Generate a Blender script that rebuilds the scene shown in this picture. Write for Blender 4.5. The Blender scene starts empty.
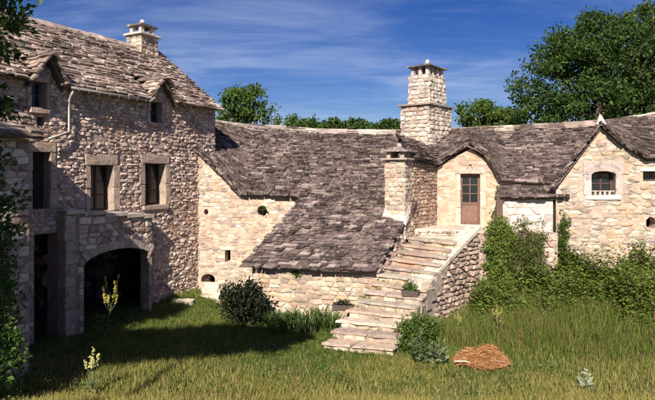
import bpy, math, random
import numpy as np
from mathutils import Vector
from mathutils.geometry import tessellate_polygon

random.seed(7)
rng = np.random.default_rng(11)
sc = bpy.context.scene
COL = sc.collection
R = math.radians

# ------------------------------------------------------------------ camera
F, CX, HOR, CH = 560.0, 327.5, 175.0, 4.5          # focal length, centre and horizon in photo pixels; eye height
cam_data = bpy.data.cameras.new('camera')
cam = bpy.data.objects.new('camera', cam_data)
COL.objects.link(cam)
cam.location = (0, 0, CH)
cam.rotation_euler = (R(90), 0, 0)
cam_data.sensor_width = 36.0
cam_data.lens = F / 655.0 * 36.0
cam_data.shift_y = -25.0 / 655.0
cam_data.clip_end = 2000
sc.camera = cam

# ------------------------------------------------------------------ sky, sun, exposure
SUN_AZ, SUN_EL = 11.0, 37.0                        # degrees left of straight behind the camera; height
world = bpy.data.worlds.new('World')
sc.world = world
world.use_nodes = True
wt = world.node_tree
wt.nodes.clear()
def wn(t, **k):
    n = wt.nodes.new(t)
    for a, b in k.items():
        setattr(n, a, b)
    return n
sky = wn('ShaderNodeTexSky', sky_type='NISHITA', sun_disc=False)
sky.sun_elevation = R(SUN_EL)
sky.sun_rotation = R(180 + SUN_AZ)
sky.altitude = 900
sky.air_density = 1.0
sky.dust_density = 1.0
sky.ozone_density = 3.5
tc = wn('ShaderNodeTexCoord')
sep = wn('ShaderNodeSeparateXYZ')
wt.links.new(tc.outputs['Generated'], sep.inputs[0])
mx = wn('ShaderNodeMath', operation='MAXIMUM'); mx.inputs[1].default_value = 0.03
wt.links.new(sep.outputs[2], mx.inputs[0])
add = wn('ShaderNodeMath', operation='ADD'); add.inputs[1].default_value = 0.12
wt.links.new(mx.outputs[0], add.inputs[0])
dx = wn('ShaderNodeMath', operation='DIVIDE'); dy = wn('ShaderNodeMath', operation='DIVIDE')
wt.links.new(sep.outputs[0], dx.inputs[0]); wt.links.new(add.outputs[0], dx.inputs[1])
wt.links.new(sep.outputs[1], dy.inputs[0]); wt.links.new(add.outputs[0], dy.inputs[1])
comb = wn('ShaderNodeCombineXYZ')
wt.links.new(dx.outputs[0], comb.inputs[0]); wt.links.new(dy.outputs[0], comb.inputs[1])
def cloud(scale, sx, sy, rot, detail, lo, hi, loc):
    mp = wn('ShaderNodeMapping')
    mp.inputs['Scale'].default_value = (sx, sy, 1)
    mp.inputs['Rotation'].default_value = (0, 0, R(rot))
    mp.inputs['Location'].default_value = loc
    wt.links.new(comb.outputs[0], mp.inputs[0])
    nz = wn('ShaderNodeTexNoise'); nz.inputs['Scale'].default_value = scale
    nz.inputs['Detail'].default_value = detail; nz.inputs['Roughness'].default_value = 0.6
    nz.inputs['Distortion'].default_value = 0.6
    wt.links.new(mp.outputs[0], nz.inputs['Vector'])
    mr = wn('ShaderNodeMapRange', interpolation_type='SMOOTHSTEP')
    mr.inputs['From Min'].default_value = lo; mr.inputs['From Max'].default_value = hi
    wt.links.new(nz.outputs['Fac'], mr.inputs['Value'])
    return mr
c1 = cloud(1.0, 0.8, 1.5, 14, 9, 0.36, 0.92, (0.3, 1.7, 0))
c2 = cloud(4.5, 0.3, 1.6, 10, 11, 0.45, 0.9, (4.1, 0.2, 0))
mulc = wn('ShaderNodeMath', operation='MULTIPLY_ADD'); mulc.inputs[1].default_value = 0.16
wt.links.new(c2.outputs[0], mulc.inputs[0]); 
mul1 = wn('ShaderNodeMath', operation='MULTIPLY'); mul1.inputs[1].default_value = 0.62
wt.links.new(c1.outputs[0], mul1.inputs[0]); wt.links.new(mul1.outputs[0], mulc.inputs[2])
mixc = wn('ShaderNodeMix', data_type='RGBA'); mixc.clamp_factor = True
wt.links.new(mulc.outputs[0], mixc.inputs['Factor'])
hs = wn('ShaderNodeHueSaturation'); hs.inputs['Saturation'].default_value = 1.35; hs.inputs['Hue'].default_value = 0.523
wt.links.new(sky.outputs[0], hs.inputs['Color'])
wt.links.new(hs.outputs[0], mixc.inputs[6])
mixc.inputs[7].default_value = (8.0, 9.0, 11.5, 1)
bg = wn('ShaderNodeBackground'); bg.inputs[1].default_value = 0.051
wt.links.new(mixc.outputs[2], bg.inputs[0])
wo = wn('ShaderNodeOutputWorld')
wt.links.new(bg.outputs[0], wo.inputs[0])

sun_d = bpy.data.lights.new('sun', 'SUN')
sun_d.energy = 5.0
sun_d.angle = R(0.53)
sun_d.color = (1.0, 0.91, 0.78)
sun = bpy.data.objects.new('sun', sun_d)
COL.objects.link(sun)
sdir = Vector((math.sin(R(SUN_AZ)) * math.cos(R(SUN_EL)), math.cos(R(SUN_AZ)) * math.cos(R(SUN_EL)), -math.sin(R(SUN_EL))))
sun.rotation_euler = sdir.to_track_quat('-Z', 'Y').to_euler()
sun.location = (-10, -20, 30)
sc.view_settings.view_transform = 'Standard'
sc.view_settings.look = 'None'
sc.view_settings.exposure = 0.68
sc.view_settings.gamma = 1.0
sc.view_settings.use_curve_mapping = False

# ------------------------------------------------------------------ helpers
def P(x, y, Y):
    """photo pixel at distance Y -> world point"""
    return Vector(((x - CX) / F * Y, Y, CH + (HOR - y) / F * Y))
def proj(p):
    Y = max(p[1], 0.1)
    return CX + p[0] / Y * F, HOR - (p[2] - CH) / Y * F

class Frame:
    """vertical plane: a along ex, b up, d outward"""
    def __init__(s, O, ang, ez=(0, 0, 1)):
        s.O = Vector((O[0], O[1], O[2] if len(O) > 2 else 0.0))
        s.ex = Vector((math.cos(R(ang)), math.sin(R(ang)), 0))
        s.n = Vector((s.ex.y, -s.ex.x, 0))
        s.ez = Vector(ez)
    def pt(s, a, b, d=0.0):
        return s.O + s.ex * a + s.ez * b + s.n * d
    def px(s, x, y, d=0.0):
        D = Vector(((x - CX) / F, 1, (HOR - y) / F)); C = Vector((0, 0, CH))
        k = s.n.dot(s.O + s.n * d - C) / s.n.dot(D)
        q = C + D * k - s.O
        return q.dot(s.ex), q.z
W = {}
def link(o, parent, c):
    COL.objects.link(o)
    W[o.name] = Vector(c)
    if parent is not None:
        o.parent = parent
        o.location = Vector(c) - W[parent.name]
    else:
        o.location = c
def thing(name, loc, label, cat, group=None):
    o = bpy.data.objects.new(name, None)
    o.empty_display_size = 0.3
    link(o, None, loc)
    o['label'] = label; o['category'] = cat
    if group: o['group'] = group
    return o
def tag(o, label=None, cat=None, group=None, kind=None):
    if label: o['label'] = label
    if cat: o['category'] = cat
    if group: o['group'] = group
    if kind: o['kind'] = kind
    return o
class MB:
    def __init__(s): s.v = []; s.f = []; s.t = []
    def add(s, vs, fs, tint=(1, 1, 1)):
        k = len(s.v)
        s.v.extend([tuple(v) for v in vs]); s.f.extend([tuple(i + k for i in f) for f in fs])
        s.t.extend([tuple(tint) + (1,)] * len(vs)); return s
    def box(s, fr, a0, a1, b0, b1, d0, d1, tint=(1, 1, 1), j=0.0):
        r = lambda: random.uniform(-j, j)
        vs = [fr.pt(a + r(), b + r(), d + r()) for d in (d0, d1) for (a, b) in ((a0, b0), (a1, b0), (a1, b1), (a0, b1))]
        return s.add(vs, [(0, 3, 2, 1), (4, 5, 6, 7), (0, 1, 5, 4), (1, 2, 6, 5), (2, 3, 7, 6), (3, 0, 4, 7)], tint)
    def tube(s, pts, rads, n=6, tint=(1, 1, 1), cap=True):
        pts = [Vector(p) for p in pts]; vs = []; fs = []
        for i, p in enumerate(pts):
            d = (pts[min(i + 1, len(pts) - 1)] - pts[max(i - 1, 0)]).normalized()
            a = d.orthogonal().normalized() if i == 0 else (a - d * a.dot(d)).normalized()
            b = d.cross(a)
            for k in range(n):
                th = 2 * math.pi * k / n
                vs.append(p + (a * math.cos(th) + b * math.sin(th)) * rads[i])
        for i in range(len(pts) - 1):
            for k in range(n):
                fs.append((i * n + k, i * n + (k + 1) % n, (i + 1) * n + (k + 1) % n, (i + 1) * n + k))
        if cap:
            fs.append(tuple(range(n - 1, -1, -1))); fs.append(tuple(range((len(pts) - 1) * n, len(pts) * n)))
        return s.add(vs, fs, tint)
    def blob(s, c, r, n=7, m=5, tint=(1, 1, 1), j=0.1):
        c = Vector(c); vs = []; fs = []
        for i in range(m + 1):
            ph = math.pi * i / m
            for k in range(n):
                th = 2 * math.pi * k / n
                q = 1 + random.uniform(-j, j)
                vs.append(c + Vector((r[0] * math.sin(ph) * math.cos(th) * q, r[1] * math.sin(ph) * math.sin(th) * q, r[2] * math.cos(ph))))
        for i in range(m):
            for k in range(n):
                fs.append((i * n + k, (i + 1) * n + k, (i + 1) * n + (k + 1) % n, i * n + (k + 1) % n))
        return s.add(vs, fs, tint)
    def build(s, name, mat, parent=None, smooth=False):
        a = np.array(s.v, dtype=float)
        c = (a.min(0) + a.max(0)) / 2
        if parent is None: c[2] = a[:, 2].min()
        me = bpy.data.meshes.new(name)
        me.from_pydata((a - c).tolist(), [], s.f)
        at = me.color_attributes.new('tint', 'FLOAT_COLOR', 'POINT')
        at.data.foreach_set('color', np.array(s.t, dtype=np.float32).ravel())
        if smooth: me.polygons.foreach_set('use_smooth', [True] * len(me.polygons))
        me.materials.append(mat)
        o = bpy.data.objects.new(name, me)
        link(o, parent, c)
        return o
def mesh_np(name, V, Fc, T, mat, parent=None, smooth=False):
    """V (N,3), Fc (M,k) all faces same size, T (N,3)"""
    V = np.asarray(V, dtype=np.float64); c = (V.min(0) + V.max(0)) / 2
    if parent is None: c[2] = V[:, 2].min()
    me = bpy.data.meshes.new(name)
    n, (m, k) = len(V), Fc.shape
    me.vertices.add(n); me.vertices.foreach_set('co', (V - c).astype(np.float32).ravel())
    me.loops.add(m * k); me.loops.foreach_set('vertex_index', Fc.astype(np.int32).ravel())
    me.polygons.add(m); me.polygons.foreach_set('loop_start', np.arange(0, m * k, k, dtype=np.int32))
    me.update(calc_edges=True); me.validate()
    at = me.color_attributes.new('tint', 'FLOAT_COLOR', 'POINT')
    at.data.foreach_set('color', np.concatenate([T, np.ones((n, 1))], 1).astype(np.float32).ravel())
    if smooth: me.polygons.foreach_set('use_smooth', [True] * m)
    me.materials.append(mat)
    o = bpy.data.objects.new(name, me)
    link(o, parent, c)
    return o

# ------------------------------------------------------------------ materials
def material(name, tint=True, color=(1, 1, 1), rough=0.9, scale=6.0, var=0.35, bump=0.4, bscale=25.0, bdist=0.02,
             spots=None, spot_scale=5.0, spot_lo=0.55, spot_hi=0.68, spec=0.2):
    m = bpy.data.materials.new(name); m.use_nodes = True
    nt = m.node_tree; N = nt.nodes; L = nt.links
    b = N['Principled BSDF']; b.inputs['Roughness'].default_value = rough
    b.inputs['Specular IOR Level'].default_value = spec
    g = N.new('ShaderNodeNewGeometry')
    n1 = N.new('ShaderNodeTexNoise'); n1.inputs['Scale'].default_value = scale; n1.inputs['Detail'].default_value = 6; n1.inputs['Roughness'].default_value = 0.65
    L.new(g.outputs['Position'], n1.inputs['Vector'])
    mr = N.new('ShaderNodeMapRange'); mr.inputs['From Min'].default_value = 0.25; mr.inputs['From Max'].default_value = 0.75
    mr.inputs['To Min'].default_value = 1 - var; mr.inputs['To Max'].default_value = 1 + var
    L.new(n1.outputs['Fac'], mr.inputs['Value'])
    vm = N.new('ShaderNodeVectorMath'); vm.operation = 'SCALE'
    if tint:
        at = N.new('ShaderNodeAttribute'); at.attribute_name = 'tint'
        mm = N.new('ShaderNodeMix'); mm.data_type = 'RGBA'; mm.blend_type = 'MULTIPLY'; mm.inputs['Factor'].default_value = 1
        L.new(at.outputs['Color'], mm.inputs[6]); mm.inputs[7].default_value = (*color, 1)
        L.new(mm.outputs[2], vm.inputs[0])
    else:
        vm.inputs[0].default_value = color
    L.new(mr.outputs[0], vm.inputs['Scale'])
    out = vm.outputs[0]
    for i, sp in enumerate(spots or []):
        n2 = N.new('ShaderNodeTexNoise'); n2.inputs['Scale'].default_value = sp[2] if len(sp) > 2 else spot_scale * (1 + 0.7 * i); n2.inputs['Detail'].default_value = 7
        mp = N.new('ShaderNodeMapping'); mp.inputs['Location'].default_value = (3.1 * i + 1, 7.7 * i, 2.2)
        L.new(g.outputs['Position'], mp.inputs[0]); L.new(mp.outputs[0], n2.inputs['Vector'])
        r2 = N.new('ShaderNodeMapRange'); r2.interpolation_type = 'SMOOTHSTEP'
        r2.inputs['From Min'].default_value = spot_lo; r2.inputs['From Max'].default_value = spot_hi
        r2.inputs['To Max'].default_value = sp[1]
        L.new(n2.outputs['Fac'], r2.inputs['Value'])
        mi = N.new('ShaderNodeMix'); mi.data_type = 'RGBA'
        L.new(r2.outputs[0], mi.inputs['Factor']); L.new(out, mi.inputs[6]); mi.inputs[7].default_value = (*sp[0], 1)
        out = mi.outputs[2]
    L.new(out, b.inputs['Base Color'])
    if bump:
        n3 = N.new('ShaderNodeTexNoise'); n3.inputs['Scale'].default_value = bscale; n3.inputs['Detail'].default_value = 5
        L.new(g.outputs['Position'], n3.inputs['Vector'])
        bp = N.new('ShaderNodeBump'); bp.inputs['Strength'].default_value = bump; bp.inputs['Distance'].default_value = bdist
        L.new(n3.outputs['Fac'], bp.inputs['Height']); L.new(bp.outputs[0], b.inputs['Normal'])
    return m
def leaf_material(name, trans=0.35, rough=0.6):
    m = bpy.data.materials.new(name); m.use_nodes = True
    nt = m.node_tree; N = nt.nodes; L = nt.links
    b = N['Principled BSDF']; b.inputs['Roughness'].default_value = rough; b.inputs['Specular IOR Level'].default_value = 0.25
    at = N.new('ShaderNodeAttribute'); at.attribute_name = 'tint'
    L.new(at.outputs['Color'], b.inputs['Base Color'])
    t = N.new('ShaderNodeBsdfTranslucent'); L.new(at.outputs['Color'], t.inputs['Color'])
    mi = N.new('ShaderNodeMixShader'); mi.inputs[0].default_value = trans
    L.new(b.outputs[0], mi.inputs[1]); L.new(t.outputs[0], mi.inputs[2]); L.new(mi.outputs[0], N['Material Output'].inputs['Surface'])
    return m
M_STONE = material('limestone', scale=7, var=0.3, bump=0.7, bscale=22, bdist=0.03, spots=[((0.20, 0.17, 0.155), 0.55), ((0.60, 0.50, 0.40), 0.5), ((0.32, 0.225, 0.20), 0.45, 0.55), ((0.50, 0.31, 0.19), 0.4, 0.7)], spot_scale=3.2)
M_SLATE = material('lauze_stone', scale=5, var=0.35, bump=0.6, bscale=26, bdist=0.02, spots=[((0.055, 0.040, 0.034), 0.75), ((0.36, 0.285, 0.24), 0.5), ((0.05, 0.038, 0.027), 0.65, 0.7), ((0.42, 0.38, 0.30), 0.45, 7.0)], spot_scale=1.6, spot_lo=0.54, spot_hi=0.7)
M_MORT = material('lime_mortar', scale=3, var=0.35, bump=0.9, bscale=16, bdist=0.035, spots=[((0.25, 0.19, 0.165), 0.6), ((0.56, 0.475, 0.385), 0.5), ((0.42, 0.27, 0.17), 0.35), ((0.32, 0.225, 0.20), 0.45, 0.55), ((0.50, 0.31, 0.19), 0.4, 0.7)], spot_scale=1.3)
M_WOOD = material('weathered_wood', scale=9, var=0.3, bump=0.3, bscale=60, rough=0.75)
M_METAL = material('zinc', scale=9, var=0.15, bump=0.05, rough=0.45, spec=0.5)
M_DARK = material('interior_shade', tint=False, color=(0.012, 0.011, 0.012), var=0.2, bump=0)  # near-black colour paints the unlit rooms behind openings
M_CLAY = material('dark_clay', scale=12, var=0.25, bump=0.2, bscale=40)
M_BARK = material('bark', scale=8, var=0.35, bump=0.8, bscale=14, bdist=0.04)
M_LEAF = leaf_material('leaf')
M_GRASS = leaf_material('grass_blade', 0.3, 0.7)
M_STRAW = material('straw', scale=10, var=0.25, bump=0.0, rough=0.85)
M_GLASS = bpy.data.materials.new('old_glass'); M_GLASS.use_nodes = True
_b = M_GLASS.node_tree.nodes['Principled BSDF']
_b.inputs['Base Color'].default_value = (0.02, 0.024, 0.028, 1); _b.inputs['Roughness'].default_value = 0.12

# ------------------------------------------------------------------ masonry and roof pieces
PIECES = {}                                          # thing name -> kind -> list of pieces, emitted at the end
def put(th, kind, parent, vs, fs, tint):
    PIECES.setdefault((th.name, kind), []).append((th, parent, [Vector(v) for v in vs], fs, tint))
def jig(c, s=0.12):
    k = 1 + random.uniform(-s, s)
    return tuple(max(0.01, x * k * (1 + random.uniform(-0.035, 0.035))) for x in c)
def pick(pal):
    return jig(random.choices([p[0] for p in pal], [p[1] for p in pal])[0])
def clip_half(poly, p, nrm):
    out = []
    m = len(poly)
    for i in range(m):
        a, b = poly[i], poly[(i + 1) % m]
        da = (a[0] - p[0]) * nrm[0] + (a[1] - p[1]) * nrm[1]
        db = (b[0] - p[0]) * nrm[0] + (b[1] - p[1]) * nrm[1]
        if da >= 0: out.append(a)
        if (da >= 0) != (db >= 0):
            k = da / (da - db)
            out.append((a[0] + (b[0] - a[0]) * k, a[1] + (b[1] - a[1]) * k))
    return out
def inside(p, poly):
    r = False; m = len(poly)
    for i in range(m):
        a, b = poly[i], poly[i - 1]
        if (a[1] > p[1]) != (b[1] > p[1]) and p[0] < (b[0] - a[0]) * (p[1] - a[1]) / (b[1] - a[1]) + a[0]: r = not r
    return r
def seg_hits(a, b, poly):
    if inside(((a[0] + b[0]) / 2, (a[1] + b[1]) / 2), poly) or inside(a, poly) or inside(b, poly): return True
    for i in range(len(poly)):
        c, d = poly[i], poly[i - 1]
        o = lambda p, q, r: (q[0] - p[0]) * (r[1] - p[1]) - (q[1] - p[1]) * (r[0] - p[0])
        if o(a, b, c) * o(a, b, d) < 0 and o(c, d, a) * o(c, d, b) < 0: return True
    return False
def centroid(poly):
    return sum(p[0] for p in poly) / len(poly), sum(p[1] for p in poly) / len(poly)
def area(poly):
    return abs(sum(poly[i - 1][0] * poly[i][1] - poly[i][0] * poly[i - 1][1] for i in range(len(poly)))) / 2
def stone_geo(fr, poly, back, proud, tilt=0.02, rough=0.01, inset=0.16):
    c = centroid(poly); n = len(poly)
    ta, tb = random.uniform(-tilt, tilt), random.uniform(-tilt, tilt)
    w = max(0.08, math.sqrt(area(poly)))
    vs = [fr.pt(p[0], p[1], back) for p in poly]
    dep = lambda p: ta * (p[0] - c[0]) / w + tb * (p[1] - c[1]) / w
    vs += [fr.pt(p[0], p[1], proud * 0.5 + 0.5 * dep(p)) for p in poly]
    for p in poly:
        k = 1 - inset * random.uniform(0.6, 1.3)
        q = (c[0] + (p[0] - c[0]) * k, c[1] + (p[1] - c[1]) * k)
        vs.append(fr.pt(q[0], q[1], proud + dep(q) + random.uniform(-rough, rough)))
    vs.append(fr.pt(c[0], c[1], proud + random.uniform(0, rough * 1.5)))
    fs = []
    for i in range(n):
        j = (i + 1) % n
        fs += [(i, j, n + j, n + i), (n + i, n + j, 2 * n + j, 2 * n + i), (2 * n + i, 2 * n + j, 3 * n)]
    if sum(poly[i - 1][0] * poly[i][1] - poly[i][0] * poly[i - 1][1] for i in range(n)) < 0:
        fs = [f[::-1] for f in fs]
    return vs, fs
def rubble(th, parent, fr, outline, holes, sw, sh, pal, proud=(0.01, 0.05), jit=0.5, gap=0.012, kind='stone', skip=0.0, tilt=0.025, rough=0.012):
    a0 = min(p[0] for p in outline); a1 = max(p[0] for p in outline)
    b0 = min(p[1] for p in outline); b1 = max(p[1] for p in outline)
    rows = []
    b = b0
    while b < b1 + sh:
        rh = sh * random.uniform(0.62, 1.5); rowp = []
        a = a0 - random.uniform(0, sw)
        while a < a1 + sw:
            w = sw * random.choice((0.5, 0.65, 0.8, 1, 1.2, 1.5, 2.0))
            rowp.append(((a + w / 2) / sw, (b + rh / 2 + random.uniform(-jit, jit) * rh * 0.5) / sh * 1.25))
            a += w
        rows.append(rowp); b += rh
    edges = []
    for loop in [outline] + holes:
        edges += [(loop[i - 1], loop[i]) for i in range(len(loop))]
    for r, rowp in enumerate(rows):
        near = [q for k in range(max(0, r - 2), min(len(rows), r + 3)) for q in rows[k]]
        for p in rowp:
            ctr = (p[0] * sw, p[1] * sh / 1.25)
            if not (a0 - sw < ctr[0] < a1 + sw): continue
            poly = [(p[0] - 1.1, p[1] - 1.0), (p[0] + 1.1, p[1] - 1.0), (p[0] + 1.1, p[1] + 1.0), (p[0] - 1.1, p[1] + 1.0)]
            for q in near:
                if q is p or abs(q[0] - p[0]) > 2.6: continue
                nn = (p[0] - q[0], p[1] - q[1])
                poly = clip_half(poly, ((p[0] + q[0]) / 2, (p[1] + q[1]) / 2), nn)
                if len(poly) < 3: break
            if len(poly) < 3: continue
            poly = [(x * sw, y * sh / 1.25) for x, y in poly]
            c = centroid(poly)
            if not inside(c, outline) or any(inside(c, h) for h in holes): continue
            for (e0, e1) in edges:
                if seg_hits(e0, e1, poly):
                    nn = (-(e1[1] - e0[1]), e1[0] - e0[0])
                    if (c[0] - e0[0]) * nn[0] + (c[1] - e0[1]) * nn[1] < 0: nn = (-nn[0], -nn[1])
                    poly = clip_half(poly, e0, nn)
                    if len(poly) < 3: break
            if len(poly) < 3 or area(poly) < 0.16 * sw * sh: continue
            if random.random() < skip: continue
            c = centroid(poly); q = []
            for v in poly:
                d = math.hypot(v[0] - c[0], v[1] - c[1]) + 1e-6
                k = max(0.5, 1 - gap * random.uniform(0.8, 1.8) / d)
                v2 = (c[0] + (v[0] - c[0]) * k, c[1] + (v[1] - c[1]) * k)
                if not q or math.hypot(v2[0] - q[-1][0], v2[1] - q[-1][1]) > 0.02: q.append(v2)
            if len(q) < 3: continue
            vs, fs = stone_geo(fr, q, -0.03, random.uniform(*proud), tilt, rough)
            put(th, kind, parent, vs, fs, pick(pal))
def rect(a0, a1, b0, b1): return [(a0, b0), (a1, b0), (a1, b1), (a0, b1)]
def arch(a0, a1, b0, bs, bt, n=8):
    """opening with straight sides to bs and a low arch to bt"""
    pts = [(a0, b0), (a1, b0), (a1, bs)]
    for i in range(1, n):
        th = math.pi * i / n
        pts.append(((a0 + a1) / 2 + (a1 - a0) / 2 * math.cos(th), bs + (bt - bs) * math.sin(th)))
    return pts + [(a0, bs)]
def wall_body(name, fr, outline, holes, thick, tint, parent, mat=None, front=0.0):
    loops = [outline] + holes
    flat = [p for l in loops for p in l]
    tris = tessellate_polygon([[Vector((p[0], p[1], 0)) for p in l] for l in loops])
    n = len(flat); mb = MB()
    vs = [fr.pt(p[0], p[1], front) for p in flat] + [fr.pt(p[0], p[1], front - thick) for p in flat]
    fs = []
    for t in tris:
        a, b, c = [flat[i] for i in t]
        if (b[0] - a[0]) * (c[1] - a[1]) - (b[1] - a[1]) * (c[0] - a[0]) < 0: t = t[::-1]
        fs.append(tuple(t)); fs.append(tuple(i + n for i in t[::-1]))
    k = 0
    for li, l in enumerate(loops):
        m = len(l)
        sgn = sum(l[i - 1][0] * l[i][1] - l[i][0] * l[i - 1][1] for i in range(m))
        for i in range(m):
            q = (k + i, k + n + i, k + n + (i + 1) % m, k + (i + 1) % m)
            fs.append(q if (sgn > 0) == (li == 0) else q[::-1])
        k += m
    mb.add(vs, fs, tint)
    return mb.build(name, mat or M_MORT, parent)
def block(name, parent, fr, a0, a1, b0, b1, back, proud, tint, mat=None, inset=0.06, j=0.012, tilt=0.01):
    r = lambda: random.uniform(-j, j)
    poly = [(a0 + r(), b0 + r()), ((a0 + a1) / 2 + r(), b0 + r()), (a1 + r(), b0 + r()), (a1 + r(), (b0 + b1) / 2 + r()), (a1 + r(), b1 + r()), ((a0 + a1) / 2, b1 + r()), (a0 + r(), b1 + r()), (a0 + r(), (b0 + b1) / 2)]
    vs, fs = stone_geo(fr, poly, back, proud, tilt, 0.006, inset)
    n = 8; fs.append(tuple(range(n - 1, -1, -1)))
    return MB().add(vs, fs, jig(tint)).build(name, mat or M_STONE, parent)
def surround(parent, fr, a0, a1, b0, b1, tint, jw=0.22, lh=0.28, proud=0.035, nj=2, sill=True, back=-0.25):
    b = b0
    for side in (0, 1):
        b = b0
        for i in range(nj):
            h = (b1 - b0) / nj
            w = jw * random.uniform(0.75, 1.35)
            if side == 0: block('jamb_stone', parent, fr, a0 - w, a0, b + 0.006, b + h - 0.006, back, proud, tint)
            else: block('jamb_stone', parent, fr, a1, a1 + w, b + 0.006, b + h - 0.006, back, proud, tint)
            b += h
    block('lintel', parent, fr, a0 - jw * 0.9, a1 + jw * 0.9, b1, b1 + lh, back, proud + 0.005, tint)
    if sill: block('sill', parent, fr, a0 - jw * 0.6, a1 + jw * 0.6, b0 - 0.14, b0, back, proud + 0.06, tint)
def window(th, fr, a0, a1, b0, b1, depth, nx, ny, tint, bar=0.035, fw=0.06, name='window'):
    mb = MB(); d0, d1 = -depth - 0.05, -depth
    mb.box(fr, a0, a0 + fw, b0, b1, d0, d1, tint); mb.box(fr, a1 - fw, a1, b0, b1, d0, d1, tint)
    mb.box(fr, a0 + fw, a1 - fw, b0, b0 + fw, d0, d1, tint); mb.box(fr, a0 + fw, a1 - fw, b1 - fw, b1, d0, d1, tint)
    ia0, ia1, ib0, ib1 = a0 + fw, a1 - fw, b0 + fw, b1 - fw
    for i in range(1, nx):
        a = ia0 + (ia1 - ia0) * i / nx
        w = bar * (1.6 if nx % 2 == 0 and i == nx // 2 else 1)
        mb.box(fr, a - w / 2, a + w / 2, ib0, ib1, d0 + 0.003, d1 - 0.003, tint)
    for k in range(1, ny):
        b = ib0 + (ib1 - ib0) * k / ny
        mb.box(fr, ia0, ia1, b - bar / 2, b + bar / 2, d0 + 0.006, d1 - 0.006, tint)
    w = mb.build(name, M_WOOD, th)
    for i in range(nx):
        for k in range(ny):
            p = MB().box(fr, ia0 + (ia1 - ia0) * i / nx, ia0 + (ia1 - ia0) * (i + 1) / nx, ib0 + (ib1 - ib0) * k / ny, ib0 + (ib1 - ib0) * (k + 1) / ny, d0 + 0.012, d0 + 0.02)
            p.build('pane', M_GLASS, w)
    return w

class Ruled:
    """roof surface through columns of (lower point, upper point)"""
    def __init__(s, cols):
        s.c = [(Vector(a), Vector(b)) for a, b in cols]; s.s = [0.0]
        for i in range(1, len(s.c)):
            s.s.append(s.s[-1] + ((s.c[i][0] - s.c[i - 1][0]).length + (s.c[i][1] - s.c[i - 1][1]).length) / 2)
        s.L = s.s[-1]
        s.V = sum((b - a).length for a, b in s.c) / len(s.c)
    def pt(s, x, q):
        i = 0
        while i < len(s.s) - 2 and x > s.s[i + 1]: i += 1
        k = (x - s.s[i]) / (s.s[i + 1] - s.s[i])
        a = s.c[i][0].lerp(s.c[i + 1][0], k) if 0 <= k <= 1 else s.c[i][0] + (s.c[i + 1][0] - s.c[i][0]) * k
        b = s.c[i][1].lerp(s.c[i + 1][1], k) if 0 <= k <= 1 else s.c[i][1] + (s.c[i + 1][1] - s.c[i][1]) * k
        return a + (b - a) * q
    def frame(s, x, q):
        du = s.pt(x + 0.05, q) - s.pt(x - 0.05, q); dv = s.pt(x, min(q, 1) + 0.01) - s.pt(x, q - 0.01)
        n = du.cross(dv).normalized()
        if n.z < 0: n = -n
        return du.length / 0.1, n
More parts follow.
